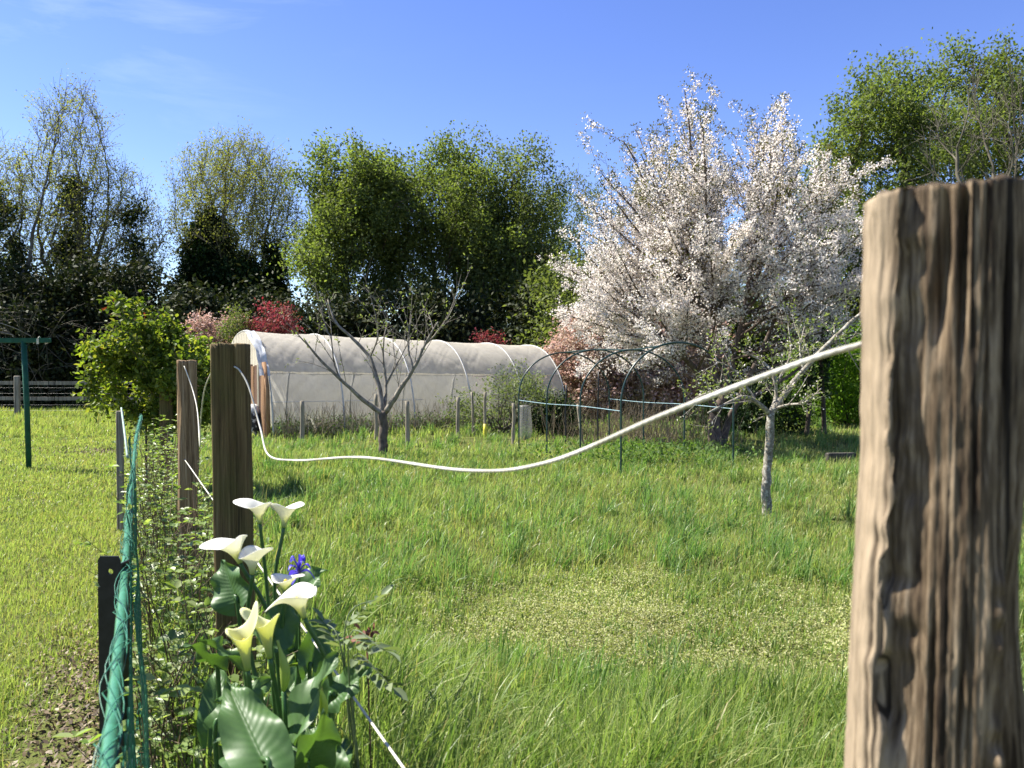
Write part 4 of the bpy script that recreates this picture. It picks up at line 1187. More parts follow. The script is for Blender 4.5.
# ------------------------------------------------------------------ the blossoming cherry
g = np.random.default_rng(61); YC = 14.4; x0 = (716 - 512) / F * YC; z0 = gnear((x0, YC))
ch = thing('cherry_tree', 'large cherry tree covered in white blossom against the sky', 'tree', (x0, YC, z0))
b = np.array([x0, YC, z0 - .15])
seeds = [[b, b + [-.02, 0, .7], P(724, 395, 14.4), P(733, 355, 14.4), P(748, 290, 14.5), P(742, 245, 14.5)],
         [b + [.1, .05, 0], b + [.22, .0, .55], P(736, 405, 14.2), P(764, 345, 14.1), P(795, 270, 14.0), P(815, 200, 14)],
         [b + [.0, -.05, .75], P(700, 375, 14.1), P(665, 340, 13.8), P(630, 305, 13.6), P(598, 270, 13.5)],
         [P(724, 395, 14.4), P(706, 350, 14.9), P(690, 290, 15.2), P(672, 220, 15.4)],
         [P(733, 355, 14.4), P(712, 310, 13.9), P(694, 240, 13.4), P(680, 180, 13.2)],
         [P(736, 405, 14.2), P(790, 375, 14.6), P(838, 335, 14.9)]]
tcen = P(712, 300, YC)
def env(d):
    """Crown surface in direction d from the crown centre."""
    lo_ = d[2] < 0
    rx = 3.0 if d[0] < 0 else 3.1; rz = 1.9 if lo_ else 3.55; ry = 2.6
    return 1 / math.sqrt((d[0] / rx) ** 2 + (d[1] / ry) ** 2 + (d[2] / rz) ** 2)
mb = MB(); BL, TP = [], []
stems_ = []
for s_ in seeds:
    p_ = spl(s_, 30); stems_.append(p_)
for q_, (p_, r0) in enumerate(zip(stems_, (.125, .085, .075, .05, .05, .045))):
    tube(mb, p_, np.linspace(r0 * 1.0, .014, 30) * (1 + .5 * np.exp(-np.arange(30) / 2.) * (q_ == 0)), 10 if q_ < 3 else 7)
def shoot(p0, d0, L, r, depth, upb):
    n = max(5, int(L / .07)); kk = np.linspace(0, 1, n)[:, None]
    bend = g.normal(size=3) * .10 + np.array([0, 0, upb]); p_ = p0 + d0 * L * kk + bend * L * kk ** 2
    p_ = p_ + (np.cumsum(g.normal(size=(n, 3)), 0) * .006)
    tube(mb, p_[::2] if n > 8 else p_, np.linspace(r, max(.0025, r * .25), len(p_[::2]) if n > 8 else n), 6 if r > .02 else (4 if r > .008 else 3), cap=False)
    f0 = .35 if depth == 0 else .1
    BL.append(p_[int(n * f0):]); TP.append((p_[-1], unit(p_[-1] - p_[-2]), depth))
    if depth >= 2: return
    step_ = .20 if depth == 0 else .17
    for s_ in np.arange(.22 if depth == 0 else .15, .97, step_ / L):
        s_ = min(.98, s_ + g.normal(0, .02)); j = int(s_ * (n - 1)); t = unit(p_[min(j + 1, n - 1)] - p_[max(j - 1, 0)])
        side = unit(np.cross(t, rand_dirs(1, g)[0])); d = unit(t * .75 + side * .8 + np.array([0, 0, .22]))
        l2 = (g.uniform(.35, 1.25) * (1.15 - .6 * s_) if depth == 0 else g.uniform(.12, .42)) * min(1, L / 1.2)
        if l2 > .08: shoot(p_[j], d, l2, max(.004, r * (1 - .7 * s_) * .5), depth + 1, .12)
allst = np.concatenate([p_[8:] for p_ in stems_])
NL = 112
for a_ in range(NL):
    zz_ = -.36 + 1.34 * ((a_ + .5) / NL) ** .9; ph2 = a_ * 2.39996 + g.normal(0, .15); rr_ = math.sqrt(max(0., 1 - zz_ * zz_)); d = np.array([rr_ * math.cos(ph2), rr_ * math.sin(ph2), zz_])
    if g.random() < .22: d = unit(d * [1, .35, 1])
    tgt = tcen + d * env(d) * g.uniform(.80, 1.04)
    # leave the stems lower than the target and rise towards it
    cand = allst[np.argsort(np.linalg.norm(allst - (tgt * .35 + (tcen - [0, 0, 1.2]) * .65), axis=1))[:6]]; p0 = cand[g.integers(0, 6)]
    v_ = tgt - p0; L = np.linalg.norm(v_)
    if L < .6: continue
    up_ = .12; shoot(p0, unit(v_ - np.array([0, 0, up_]) * L), L, .012 + .008 * L, 0, up_)
mb.build('trunk', M['bark_cherry'], ch)
c = np.concatenate(BL)
gap = vn(c[:, 0] * 1.9 + c[:, 1] * 1.3, c[:, 2] * 1.9 + c[:, 1])
top_ = np.clip((c[:, 2] - 4.6) / 2.6, 0, 1) * .28 + np.clip((2.9 - c[:, 0] ) / 3, 0, 1) * .10
c = c[g.random(len(c)) < np.clip(-.02 + 1.35 * gap - top_, .05, .95) * np.where(c[:, 2] < 2.7, np.where(c[:, 0] > 2.9, .34, .92), 1.)]
CLN = 34000
cnt = g.poisson(10., len(c)); fl = np.repeat(c, cnt, axis=0) + g.normal(size=(cnt.sum(), 3)) * .040
print('cherry clusters', len(c), 'flowers', len(fl))
if len(fl) > 260000: fl = fl[g.permutation(len(fl))[:260000]]
mb = MB(); leaves(mb, fl, g.uniform(.030, .046, len(fl)), g.uniform(.027, .04, len(fl)), up=.2, fold=.25, g=g)
mb.build('blossom', M['petal'], ch)
tp = np.array([t for t, d_, q_ in TP if t[2] > 3.0 or g.random() < .25]); td = np.array([d_ for t, d_, q_ in TP if True][:1])
i_ = np.repeat(np.arange(len(tp)), np.where(tp[:, 2] > 4.2, 14, 4)); lf = tp[i_] + g.normal(size=(len(i_), 3)) * .045
lo = c[g.random(len(c)) < .10]; lf = np.concatenate([lf, np.repeat(lo, 4, axis=0) + g.normal(size=(len(lo) * 4, 3)) * .06])
mb = MB(); leaves(mb, lf, g.uniform(.035, .07, len(lf)), g.uniform(.018, .03, len(lf)), up=.4, g=g); mb.build('young_leaves', M['bronze'], ch)

# ------------------------------------------------------------------ small fruit trees drawn limb by limb
def limb_tree(name, label, px, Y, limbs, r0, seed, bark, bark2, lf, nt, tl, tr, leafparts=True, tsel=.5):
    g = np.random.default_rng(seed); xb = (px - 512) / F * Y; zb = gnear((xb, Y))
    root = thing(name, label, 'tree', (xb, Y, zb)); mbt, mbl = MB(), MB(); tw_p, tw_d = [], []
    for (ctrl, ra, rb, kind) in limbs:
        p_ = spl([P(*c_) if len(c_) == 3 else c_ for c_ in ctrl], 26)
        p_ = p_ + np.stack([vn(np.arange(26) * .6 + seed, 1. + ra * 90) - .5, vn(np.arange(26) * .6, 5. + ra * 70) - .5, np.zeros(26)], -1) * ra * .35
        rr = np.linspace(ra, rb, 26) * (1 + .22 * (vn(np.arange(26) * .9, 3. + ra * 50) - .5))
        tube(mbt if kind == 't' else mbl, p_, rr, 10 if ra > .03 else 7)
        if kind == 't': continue
        for i_ in range(int(nt * (1 if ra > .012 else .5))):
            j = g.integers(5, 26); d0 = unit(p_[j] - p_[j - 1]); d = unit(d0 * .5 + g.normal(size=3) * .55 + [0, 0, .65]); L = g.uniform(*tl)
            kk = np.linspace(0, 1, 7)[:, None]; q_ = p_[j] + d * L * kk + g.normal(size=3) * .12 * L * kk ** 2
            tube(mbl, q_, np.linspace(tr, tr * .35, 7), 4, cap=False); tw_p.append(q_[2:]); tw_d.append(np.tile(d, (5, 1)))
            for _ in range(2):
                j2 = g.integers(2, 6); d2 = unit(d + g.normal(size=3) * .7); q2 = q_[j2] + d2 * L * .45 * np.linspace(0, 1, 4)[:, None]
                tube(mbl, q2, np.linspace(tr * .55, tr * .25, 4), 3, cap=False); tw_p.append(q2[1:]); tw_d.append(np.tile(d2, (3, 1)))
    mbt.build('trunk', M[bark], root); mbl.build('limbs', M[bark2], root)
    tp = np.concatenate(tw_p); td = np.concatenate(tw_d)
    for (pn, mat, frac, per, sz, sp) in lf:
        c_ = np.where(g.random(len(tp)) < frac)[0]; i_ = np.repeat(c_, per); q_ = tp[i_] + g.normal(size=(len(i_), 3)) * sp
        mb = MB(); leaves(mb, q_, g.uniform(.7, 1.3, len(q_)) * sz, g.uniform(.4, .6, len(q_)) * sz, dirs=td[i_], jit=1.1, up=.5, hexa=True, g=g); mb.build(pn, M[mat], root)
    return root


Y = 12.0
limb_tree('fruit_tree', 'bare dark-trunked fruit tree in front of the polytunnel', 383, Y, [
    ([(382, 466, Y), (383, 440, Y), (383, 412, Y)], .074, .068, 't'),
    ([(383, 414, Y), (366, 402, Y - .1), (340, 379, Y - .3), (318, 357, Y - .4), (305, 340, Y - .5)], .042, .010, 'l'),
    ([(340, 379, Y - .3), (334, 362, Y - .3), (331, 338, Y - .3), (324, 328, Y - .3)], .016, .005, 'l'),
    ([(382, 413, Y), (379, 388, Y + .1), (370, 358, Y + .2), (350, 336, Y + .3), (336, 322, Y + .3), (328, 300, Y + .4)], .045, .010, 'l'),
    ([(384, 412, Y), (386, 385, Y + .2), (383, 350, Y + .3), (388, 318, Y + .4)], .030, .007, 'l'),
    ([(385, 412, Y), (398, 393, Y - .1), (415, 366, Y - .2), (425, 345, Y - .2), (438, 322, Y - .3)], .046, .011, 'l'),
    ([(413, 368, Y - .2), (408, 345, Y - .1), (412, 315, Y)], .020, .006, 'l'),
    ([(425, 345, Y - .2), (436, 334, Y - .2), (448, 318, Y - .1)], .016, .005, 'l'),
    ([(386, 385, Y + .2), (398, 362, Y + .3), (410, 340, Y + .4)], .018, .006, 'l'),
    ([(370, 358, Y + .2), (378, 335, Y + .1), (374, 305, Y)], .016, .005, 'l'),
], .085, 62, 'bark_fruit', 'bark_fruit2', [('leaves', 'bud', .34, 2, .05, .025)], 6, (.30, .85), .007)
Y = 7.33
limb_tree('apple_tree', 'young apple tree with a pale lichened trunk beneath the sagging rope', 769, Y, [
    ([(768, 521, Y), (767, 480, Y), (770, 445, Y), (771, 412, Y)], .047, .040, 't'),
    ([(771, 414, Y), (786, 393, Y), (803, 371, Y - .05), (822, 350, Y - .1), (842, 330, Y - .1), (862, 312, Y - .1), (885, 290, Y - .1)], .032, .014, 'l'),
    ([(770, 414, Y), (758, 403, Y - .1), (744, 397, Y - .2), (728, 403, Y - .4), (708, 413, Y - .6)], .026, .009, 'l'),
    ([(744, 397, Y - .2), (722, 390, Y), (700, 396, Y + .1), (684, 408, Y + .2)], .013, .005, 'l'),
    ([(772, 410, Y), (776, 396, Y + .1), (773, 374, Y + .1), (760, 360, Y + .2), (742, 352, Y + .2)], .022, .007, 'l'),
    ([(774, 409, Y), (788, 405, Y - .1), (806, 402, Y - .2), (822, 388, Y - .2)], .016, .006, 'l'),
    ([(803, 371, Y), (800, 348, Y + .1), (806, 320, Y + .2)], .013, .005, 'l'),
    ([(776, 385, Y + .1), (790, 355, Y + .2), (788, 325, Y + .3)], .013, .005, 'l'),
    ([(758, 403, Y - .1), (742, 380, Y), (728, 366, Y), (705, 358, Y + .1)], .012, .004, 'l'),
    ([(842, 330, Y), (848, 350, Y), (858, 368, Y)], .009, .004, 'l'),
], .054, 63, 'bark_birch', 'bark_birch', [('leaves', 'bud', .50, 3, .034, .022), ('blossom', 'petal', .12, 2, .026, .02)], 9, (.10, .38), .0042)

# two slim dark trees behind the cherry on the right
for px, top, lab, sd in ((808, 312, 'slim dark ivy-covered stem behind the apple tree, left of its pair', 71), (823, 300, 'slim dark ivy-covered stem close beside the bright hedge', 72)):
    Yd = 16.2; g = np.random.default_rng(sd); xb = (px - 512) / F * Yd; root = thing('slim_tree', lab, 'tree', (xb, Yd, 0)); mb = MB()
    h = np.linspace(-.1, P(px, top, Yd)[2], 14); tube(mb, np.stack([xb + (vn(h * 1.5 + sd, 2.) - .5) * .12, np.full(14, Yd), h], -1), np.linspace(.055, .03, 14), 8); mb.build('trunk', M['bark_dark'], root)
    n = 1500; z = g.uniform(P(px, 395, Yd)[2], P(px, top - 6, Yd)[2], n); q_ = np.stack([xb + g.normal(0, .10, n), Yd + g.normal(0, .10, n), z], -1)
    mb = MB(); leaves(mb, q_, g.uniform(.05, .09, n), g.uniform(.03, .06, n), g=g); mb.build('ivy', M['ivy'], root)

# ------------------------------------------------------------------ the bush on the fence
g = np.random.default_rng(64); Yb = 8.6; xb = (150 - 512) / F * Yb; zb = gnear((xb, Yb))
rb = thing('leafy_bush', 'tall leafy bush with sunlit yellow-green leaves behind the rough post', 'bush', (xb, Yb, zb))
ells = [E(96, 200, 325, 420, Yb, .75), E(112, 178, 303, 380, Yb, .6), E(98, 150, 335, 395, Yb - .1, .5), E(150, 222, 330, 440, Yb + .2, .6), E(110, 170, 380, 450, Yb, .4)]
cb_ = ell_pts(62, ells, g, .3); A = cb_[g.integers(0, len(cb_), 900)] + g.normal(size=(900, 3)) * .10; A = A[A[:, 2] > .75]
pos, par = colonize([[np.array([xb + .2, Yb, -.1]), np.array([xb + .18, Yb, .6]), np.array([xb + .1, Yb, 1.1])], [np.array([xb + .35, Yb + .1, -.1]), np.array([xb + .4, Yb + .1, .9])], [np.array([xb, Yb - .1, -.1]), np.array([xb - .05, Yb, .9])]], A, .09, 1.0, .15, bias=(0, 0, .05), g=g)
rad, kids = skeleton(pos, par, .003, .035); mb = MB(); skin(mb, pos, par, rad, kids, thick=.02); mb.build('stems', M['bark_fruit'], rb)
thin = np.where(rad < .012)[0]; wt = g.gamma(1.1, 1, len(thin)); cnt = g.poisson(wt / wt.sum() * 12000)
i_ = np.repeat(thin, cnt); q_ = pos[i_] + g.normal(size=(len(i_), 3)) * .055
mb = MB(); leaves(mb, q_, g.uniform(.04, .08, len(q_)), g.uniform(.03, .052, len(q_)), up=.5, hexa=True, g=g); mb.build('leaves', M['rose'], rb)
tip = np.array([t for t in thin if not kids[t] and g.random() < .07]); q_ = np.repeat(pos[tip], 8, axis=0) + g.normal(size=(len(tip) * 8, 3)) * .04
mb = MB(); leaves(mb, q_, g.uniform(.03, .055, len(q_)), .024, hexa=True, g=g); mb.build('young_leaves', M['rosered'], rb)

# ------------------------------------------------------------------ calla lilies
def uvmat(name, base_stops, trans, rough, tmul, veins=0., spec=.4, along='Y', bumpd=.003):
    """Colour runs along the petal or leaf (its own pigment), veins as relief."""
    k = NT(name); at = k.n('Attribute', attribute_name='auv'); sp = k.n('SeparateXYZ'); k.l(at.outputs['Vector'], sp.inputs[0])
    c = k.ramp(sp.outputs[along], base_stops); f = k.noise(18, 4)
    c = k.mix(1., c, k.ramp(f, [(.3, .88), (.7, 1.08)]), 'MULTIPLY')
    p = k.n('BsdfPrincipled'); p.inputs['Roughness'].default_value = rough; p.inputs['Specular IOR Level'].default_value = spec; k.l(c, p.inputs['Base Color'])
    if veins:
        # slanting side veins: wave in (y - 1.1*|x-.5|)
        ma = k.n('Math', operation='SUBTRACT'); k.l(sp.outputs['X'], ma.inputs[0]); ma.inputs[1].default_value = .5
        mb_ = k.n('Math', operation='ABSOLUTE'); k.l(ma.outputs[0], mb_.inputs[0])
        mc = k.n('Math', operation='MULTIPLY_ADD'); k.l(mb_.outputs[0], mc.inputs[0]); mc.inputs[1].default_value = -.55; k.l(sp.outputs['Y'], mc.inputs[2])
        md = k.n('Math', operation='MULTIPLY'); k.l(mc.outputs[0], md.inputs[0]); md.inputs[1].default_value = 78.
        me_ = k.n('Math', operation='SINE'); k.l(md.outputs[0], me_.inputs[0])
        rib = k.ramp(mb_.outputs[0], [(.0, 1.), (.03, 0.)])
        mf = k.n('Math', operation='MULTIPLY_ADD'); k.l(me_.outputs[0], mf.inputs[0]); mf.inputs[1].default_value = .25; k.l(rib, mf.inputs[2])
        k.l(k.bump(mf.outputs[0], veins, bumpd), p.inputs['Normal'])
    t = k.n('BsdfTranslucent'); k.l(k.mix(1., c, tmul, 'MULTIPLY'), t.inputs['Color']); m = k.n('MixShader'); m.inputs[0].default_value = trans
    k.l(p.outputs[0], m.inputs[1]); k.l(t.outputs[0], m.inputs[2]); k.surf(m.outputs[0]); return k.m


M['spathe'] = uvmat('calla_spathe', [(0., (.38, .48, .10)), (.28, (.72, .74, .36)), (.55, (.85, .84, .72)), (1., (.86, .85, .80))], .40, .42, (1., 1., .85))
M['spathe2'] = uvmat('calla_spathe_greenish', [(0., (.34, .46, .08)), (.4, (.66, .70, .26)), (.8, (.80, .80, .45)), (1., (.82, .82, .52))], .45, .45, (1., 1., .7))
M['spadix'] = plain('spadix', (.62, .42, .03), .6, .2, 200)
M['callaleaf'] = uvmat('calla_leaf', [(0., (.055, .12, .032)), (1., (.08, .15, .045))], .28, .46, (1.6, 1.6, .5), .25, .4)
M['callastem'] = plain('calla_stem', (.05, .12, .03), .35, .25, 30, trans=.15)
g = np.random.default_rng(81)
cc = np.array([-.55, 1.75]); cz = gnear(cc)
cal = thing('calla_lily', 'clump of white calla lilies with large arrow-shaped leaves in front of the mossy post', 'flower', (*cc, cz))


def basis(ax, tipdir):
    ax = unit(ax); t = unit(tipdir - ax * (tipdir @ ax)); return ax, t, np.cross(ax, t)


def spathe(throat, H, Rr, ax, tip, mat, stem_to, open_=1., stem_r=.0052, tiplen=.45, curl=.35, spad=True, ov=.25):
    ax, t, s = basis(np.array(ax, float), np.array(tip, float)); nu, nv = 41, 18
    u = np.linspace(-math.pi - ov, math.pi + ov, nu)[:, None]; v = np.linspace(0, 1, nv)[None]
    tl = np.exp(-(u / .55) ** 2); ph_ = g.uniform(0, 6.28)
    wob = 1 + .07 * np.sin(u * 3 + g.random() * 6) * v ** 3
    hgt = H * (.80 + .20 * (1 + np.cos(u)) / 2 - .16 * (1 - np.clip(1 - np.abs(np.abs(u) - math.pi) / .9, 0, 1)) * 0)
    r = .0055 + (Rr * wob - .0055) * (.22 * v + .78 * v ** (2.2 / open_)) * (1 + tiplen * tl * v ** 3)
    fl = .012 * np.sign(u) * np.clip((np.abs(u) - 2.5) / .9, 0, 1) * v       # one edge laps over the other
    z = hgt * (v - curl * v ** 5 * (.35 + .75 * tl)) + H * .22 * tl * v ** 4 * (1 - curl)
    z = z + H * .13 * np.sin(2 * u + ph_) * v ** 3
    rr = r * (1 + .06 * np.sign(u) * np.clip((np.abs(u) - 2.8) / .5, 0, 1))
    pts = np.array(throat) + ax * z[..., None] + t * (rr * np.cos(u))[..., None] + s * (rr * np.sin(u))[..., None]
    i = np.arange(nu - 1)[:, None] * nv; j = np.arange(nv - 1)[None]
    mb = MB(); mb.add(pts.reshape(-1, 3), np.stack([i + j, i + nv + j, i + nv + j + 1, i + j + 1], -1).reshape(-1, 4), None, np.stack(np.broadcast_arrays((u + 3.5) / 7, v), -1).reshape(-1, 2))
    o = mb.build('flower', M[mat], cal); md = o.modifiers.new('thickness', 'SOLIDIFY'); md.thickness = .0009; md.offset = 0
    if spad:
        mb = MB(); tube(mb, [np.array(throat) + ax * H * k_ for k_ in (.08, .3, .5, .62, .66)], [.003, .0045, .0045, .0038, .001], 8); mb.build('spadix', M['spadix'], o)
    mb = MB(); st_ = np.array(stem_to, float); th_ = np.array(throat, float); d = np.linalg.norm(st_ - th_)
    tube(mb, spl([th_ + ax * .004, th_ - ax * d * .22, st_ + np.array([0, 0, d * .35]), st_], 30), np.linspace(stem_r, stem_r * 1.35, 30), 8); mb.build('stem', M['callastem'], o)
    return o


def gb(x, y): return (x, y, gnear((x, y)) - .03)
spathe(P(259, 524, 2.22), .068, .042, (-.10, 0, 1), (-1, -.1, .15), 'spathe', gb(-.66, 2.15), .8, tiplen=.6, curl=.15)
spathe(P(283, 528, 2.22), .072, .042, (.10, .1, 1), (1, -.2, .2), 'spathe', gb(-.62, 2.2), .8, tiplen=.45, curl=.12)
spathe(P(239, 564, 1.95), .075, .040, (-.42, -.1, 1), (-1, -.25, .3), 'spathe', gb(-.58, 1.95), .95, tiplen=.9, curl=.15)
spathe(P(251, 575, 1.93), .066, .036, (.08, -.1, 1), (1, -.3, .4), 'spathe', gb(-.56, 1.9), .9, tiplen=.45, curl=.05)
spathe(P(284, 592, 1.88), .045, .036, (.05, 0, 1), (1, -.1, .1), 'spathe', gb(-.52, 1.85), 1.2, tiplen=.3)
spathe(P(303, 619, 1.74), .080, .043, (-.32, -.15, 1), (-1, -.3, -.2), 'spathe', gb(-.44, 1.75), .95, tiplen=.95, curl=.42)
spathe(P(268, 660, 1.58), .100, .031, (-.14, -.05, 1), (-1, -.5, .2), 'spathe2', gb(-.47, 1.6), .85, tiplen=.45, curl=.12)
spathe(P(246, 672, 1.50), .098, .030, (-.08, -.1, 1), (.7, .6, .4), 'spathe2', gb(-.42, 1.47), .85, tiplen=.22, curl=.0)
# closed buds
for (px, py0, py1, Y, lean) in ((282, 642, 694, 1.55, -.004), (321, 682, 724, 1.6, -.006)):
    a, b_ = P(px, py1, Y), P(px + lean * 900, py0, Y); kk = np.linspace(0, 1, 14)
    mb = MB(); pts = a + (b_ - a) * kk[:, None] + np.array([.006, 0, 0]) * np.sin(kk * 4)[:, None]
    tube(mb, pts, .0028 + .0085 * np.sin(np.clip(kk * 1.25, 0, 1) * math.pi) ** .8 * (1 - kk * .35), 9); o = mb.build('bud', M['spathe2'], cal)
    mb = MB(); bb = np.array(gb(a[0] + .02, Y)); tube(mb, spl([a, (a + bb) / 2 + [.008, 0, 0], bb], 16), .005, 7); mb.build('stem', M['callastem'], o)


def calla_leaf(base, tip, W, nrm, lobe=.28, cup=.25, droop=.10, wave=.012, petiole=None, seed=0):
    base = np.array(base, float); tip = np.array(tip, float); L = np.linalg.norm(tip - base); ax = (tip - base) / L
    nr = unit(np.array(nrm, float) - ax * (np.array(nrm, float) @ ax)); s = np.cross(ax, nr); nu, nv = 15, 22
    v = np.linspace(0, 1, nv)[None]; u = np.linspace(-1, 1, nu)[:, None]
    w_ = W * np.sin(np.pi * np.clip(v, 0, 1) ** .62) ** .75 * (1 - .25 * v) ; w_ = np.maximum(w_, W * .30 * np.clip(1 - v / .35, 0, 1) ** .4)
    along = v - lobe * np.abs(u) ** 1.5 * np.clip(1 - v / .55, 0, 1) + 0 * u
    across = u * w_
    up = cup * np.abs(across) - droop * L * v ** 2.2 + wave * np.sin(v * 15 + seed + 2 * u) * np.abs(u) ** 2 - .004 * np.exp(-(u / .12) ** 2)
    pts = base + ax * (along * L)[..., None] + s * across[..., None] + nr * up[..., None]
    i = np.arange(nu - 1)[:, None] * nv; j = np.arange(nv - 1)[None]
    mb = MB(); mb.add(pts.reshape(-1, 3), np.stack([i + j, i + nv + j, i + nv + j + 1, i + j + 1], -1).reshape(-1, 4), None, np.stack(np.broadcast_arrays(u * .5 + .5, v), -1).reshape(-1, 2))
    o = mb.build('leaf', M['callaleaf'], cal)
    if petiole is not None:
        mb = MB(); p_ = np.array(petiole, float); tube(mb, spl([base + ax * L * .05, base - ax * L * .15, (base + p_) / 2 + [0, 0, .03], p_], 18), np.linspace(.0045, .0075, 18), 7); mb.build('petiole', M['callastem'], o)
    return o


calla_leaf(P(262, 766, 1.37), P(224, 680, 1.50), .060, (.0, -.4, .9), lobe=.30, cup=.10, droop=.06, petiole=gb(-.46, 1.5), seed=1)
calla_leaf(P(286, 756, 1.52), P(332, 652, 1.60), .060, (-.6, -.45, .5), cup=.35, droop=.06, petiole=gb(-.44, 1.55), seed=2)
calla_leaf(P(240, 672, 1.72), P(208, 632, 1.66), .052, (-.3, -.4, .8), droop=.2, petiole=gb(-.6, 1.7), seed=3)
calla_leaf(P(272, 640, 1.86), P(291, 598, 1.92), .05, (.5, -.75, .4), petiole=gb(-.55, 1.85), seed=4)
calla_leaf(P(298, 592, 2.12), P(323, 570, 2.1), .055, (.2, -.5, .7), petiole=gb(-.58, 2.1), seed=5)
calla_leaf(P(234, 602, 2.05), P(218, 560, 2.1), .060, (-.2, -.9, .2), petiole=gb(-.66, 2.05), seed=6)
calla_leaf(P(333, 700, 1.75), P(366, 668, 1.75), .045, (-.2, -.6, .7), petiole=gb(-.40, 1.72), seed=7)
calla_leaf(P(310, 668, 1.95), P(322, 612, 2.0), .046, (.5, -.7, .4), petiole=gb(-.5, 1.95), seed=8)
calla_leaf(P(255, 720, 1.62), P(216, 700, 1.56), .06, (-.2, -.5, .8), petiole=gb(-.5, 1.6), seed=9)
calla_leaf(P(306, 768, 1.45), P(326, 720, 1.40), .055, (.6, -.7, .3), petiole=gb(-.38, 1.45), seed=10)
calla_leaf(P(212, 668, 1.8), P(186, 640, 1.75), .05, (-.3, -.3, .9), petiole=gb(-.66, 1.8), seed=11)
for a in range(13):
    y = g.uniform(1.5, 2.25); x = -.315 * y + g.normal(0, .075) + (.0 if y < 2 else -.02); z = g.uniform(.38, .62); az = g.uniform(0, 6.28); L = g.uniform(.14, .22)
    b_ = np.array([x, y, z]); d = np.array([math.cos(az) * .7, math.sin(az) * .7 - .15, g.uniform(.1, .9)]); calla_leaf(b_, b_ + unit(d) * L, g.uniform(.042, .06), (g.normal(0, .4), -.5, .7), droop=.2, petiole=gb(x * .9 - .05, y + g.normal(0, .05)), seed=20 + a)

# ------------------------------------------------------------------ blue iris
ir = thing('blue_iris', 'violet-blue iris flower beside the white calla lilies', 'flower', (-.58, 2.0, 0))
M['irisp'] = uvmat('iris_petal', [(0., (.30, .25, .10)), (.18, (.07, .05, .42)), (1., (.085, .06, .55))], .35, .45, (1.2, 1, 1.2))
ic = P(298, 575, 2.0); mb = MB()
def strip(mb, base, d0, L, W, rise, fall, nv=12, prof=1.):
    d0 = unit(np.array([*d0, 0.])); s = np.array([-d0[1], d0[0], 0]); v = np.linspace(0, 1, nv)
    c_ = base + d0 * (L * v)[:, None] * .9 + np.array([0, 0, 1.]) * (rise * np.sin(v * 2.2) - fall * v ** 2.5)[:, None]; w_ = W * np.sin(np.pi * np.clip(.08 + v * .9, 0, 1)) ** .7 * (.35 + .65 * v ** prof)
    V = np.stack([c_ - s * w_[:, None] + [0, 0, .004], c_, c_ + s * w_[:, None] + [0, 0, .004]], 1).reshape(-1, 3); i = np.arange(nv - 1)[:, None] * 3; j = np.arange(2)[None]
    mb.add(V, np.stack([i + j, i + j + 1, i + 3 + j + 1, i + 3 + j], -1).reshape(-1, 4), None, np.stack([np.tile([0, .5, 1], nv), np.repeat(v, 3)], -1))
for a in range(3):
    t = a * 2.094 + .35; strip(mb, ic, (math.cos(t), math.sin(t)), .045, .014, .012, .030)
    t += 1.05; strip(mb, ic, (math.cos(t) * .5, math.sin(t) * .5), .026, .010, .048, .008)
    t += .5; strip(mb, ic, (math.cos(t), math.sin(t)), .036, .009, .028, .010); strip(mb, ic, (math.cos(t + 1.2), math.sin(t + 1.2)), .024, .006, .036, .0)
o = mb.build('flower', M['irisp'], ir); mb = MB(); bb = np.array(gb(-.55, 2.0)); tube(mb, spl([ic - [0, 0, .002], ic - [0, 0, .1], bb], 14), .0035, 6); mb.build('stem', M['callastem'], ir)
M['irisleaf'] = plain('iris_leaf', (.06, .13, .04), .4, .2, 20, trans=.3)
for a in range(4):
    mb = MB(); b_ = np.array(gb(-.55 + g.normal(0, .03), 2.0 + g.normal(0, .03))); blades(mb, np.array([b_[0]]), np.array([b_[1]]), np.array([g.uniform(.5, .72)]), np.array([.014]), np.array([g.uniform(.1, .3)]), 8, g); mb.build('leaf', M['irisleaf'], ir)

# ------------------------------------------------------------------ pinnate leaved seedling in the grass
M['pinn'] = leaf_mat('pinnate_leaf', [(.17, .22, .11), (.21, .26, .14), (.26, .30, .18)], trans=.3, rough=.4)
ps = thing('feathery_plant', 'grey-green plant with feathery divided leaves right of the calla lilies', 'plant', (-.28, 1.9, gnear((-.28, 1.9))))
bb = np.array(gb(-.33, 1.85))
M['redbud'] = leaf_mat('red_brown_leaf', [(.18, .07, .05), (.25, .12, .08)], trans=.3, tmul=(1.2, .9, .8))
for (pxa, pya, Ya, pxb, pyb, Yb_, nl, ll) in ((344, 628, 1.8, 380, 598, 1.86, 6, .045), (348, 640, 1.72, 384, 652, 1.66, 6, .054), (340, 650, 1.8, 322, 622, 1.85, 5, .047), (352, 660, 1.8, 392, 690, 1.75, 6, .048)):
    a_, b_ = P(pxa, pya, Ya), P(pxb, pyb, Yb_); mb = MB(); tube(mb, spl([bb, (bb + a_) / 2 + [-.01, 0, .03], a_, b_], 20), np.linspace(.003, .0012, 20), 5)
    ax = unit(b_ - a_); s = unit(np.cross(ax, [0, .3, 1])); V_, D_ = [], []
    for q_ in range(nl):
        for sg in (-1, 1):
            V_.append(a_ + (b_ - a_) * (q_ + .3) / nl); D_.append(ax * .55 + s * sg)
    V_.append(b_); D_.append(ax); leaves(mb, V_, ll, ll * .46, dirs=np.array(D_), jit=.18, up=1.2, hexa=True, g=g); mb.build('leaf', M['pinn'], ps)
mb = MB(); a_ = P(366, 640, 1.84); leaves(mb, a_ + g.normal(size=(34, 3)) * .012, .022, .012, hexa=True, g=g); tube(mb, [bb, (bb + a_) / 2, a_], .002, 5); mb.build('young_shoot', M['redbud'], ps)

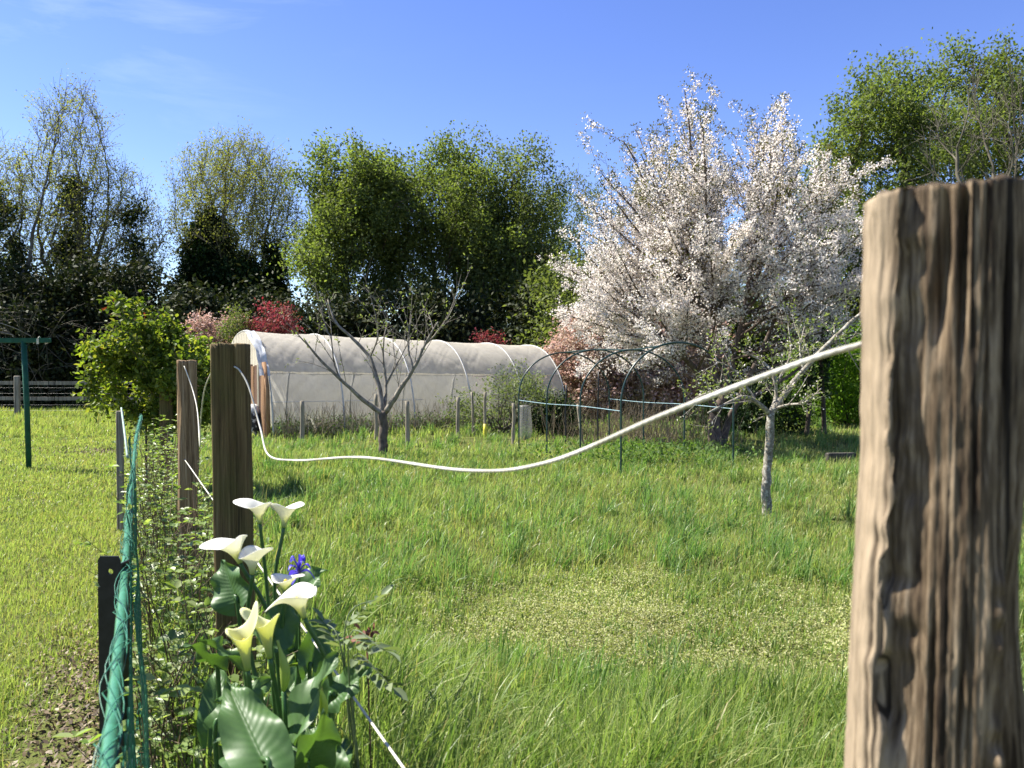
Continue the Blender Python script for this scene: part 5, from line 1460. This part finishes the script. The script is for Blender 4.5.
# ------------------------------------------------------------------ undergrowth along the fence
g = np.random.default_rng(90)
M['bramble'] = leaf_mat('bramble_leaf', [(.11, .18, .04), (.17, .25, .055), (.24, .31, .09), (.31, .36, .15)], trans=.42, rough=.4, spec=.45, nscale=3)
M['cane'] = leaf_mat('bramble_cane', [(.07, .045, .03), (.12, .08, .05), (.17, .13, .08)], trans=.05, tmul=(1, 1, 1))
mbs, mbl = MB(), MB(); LP, LD = [], []
def hmax(y): return np.interp(y, [1.2, 1.7, 2.3, 3.2, 4.6, 6.5, 9.], [.40, .60, .80, .86, .98, 1.0, 1.05])
for a in range(520):
    y = 1.25 + 7.5 * g.random() ** 1.5; x = fence_x(y) + .06 + g.random() * (.44 if y > 2.4 else .30); b_ = np.array([x, y, gnear((x, y)) - .02]); h = hmax(y) * g.uniform(.35, 1.05)
    az = g.uniform(0, 6.28); o_ = np.array([math.cos(az), math.sin(az), 0]) * h * g.uniform(.05, .4)
    p_ = spl([b_, b_ + o_ * .25 + [0, 0, h * .6], b_ + o_ + [0, 0, h * g.uniform(.85, 1.)]], 12)
    tube(mbs, p_, np.linspace(g.uniform(.0018, .004), .0012, 12), 4, cap=False)
    if g.random() < .22: continue
    for j in range(3, 12):
        if g.random() < .42: continue
        d = unit(np.array([g.normal(), g.normal(), g.uniform(-.1, .5)])); e_ = p_[j] + d * g.uniform(.02, .06); tube(mbs, [p_[j], e_], .0009, 3, cap=False)
        s = unit(np.cross(d, [0, 0, 1.]))
        for dd in (d, d * .5 + s, d * .5 - s): LP.append(e_); LD.append(dd)
LP = np.array(LP); LD = np.array(LD); n = len(LP)
leaves(mbl, LP, g.uniform(.022, .052, n), g.uniform(.016, .034, n), dirs=LD, jit=.35, up=1., hexa=True, g=g)
n = 4200; y = 1.3 + 6 * g.random(n) ** 1.4; x = fence_x(y) + .05 + g.random(n) * .55
leaves(mbl, np.stack([x, y, gz(x, y) + .02 + g.random(n) ** 1.5 * .35], -1), g.uniform(.02, .045, n), g.uniform(.014, .028, n), up=.9, hexa=True, g=g)
tag(mbs.build('bramble_canes', M['cane'], loc=(-1, 2.5, 0)), kind='stuff')
tag(mbl.build('bramble_leaves', M['bramble'], loc=(-1, 2.5, 0)), kind='stuff')
# taller weeds and broad grass leaves round the foot of the posts and lilies
mb = MB(); n = 900; y = 1.5 + 2.6 * g.random(n); x = fence_x(y) + g.uniform(.15, .95, n)
blades(mb, x, y, g.uniform(.25, .62, n) * np.clip(1.1 - .25 * np.abs(x - fence_x(y) - .5), .5, 1), g.uniform(.006, .012, n), np.abs(g.normal(.25, .25, n)), 6, g, nodd=.3)
n = 420; y = g.uniform(1.55, 2.7, n); x = -.10 * y + g.normal(0, .20, n)
blades(mb, x, y, g.uniform(.28, .52, n), g.uniform(.006, .014, n), g.uniform(.3, .95, n), 8, g, nodd=.55)
tag(mb.build('coarse_grass', M['tall']), kind='stuff')
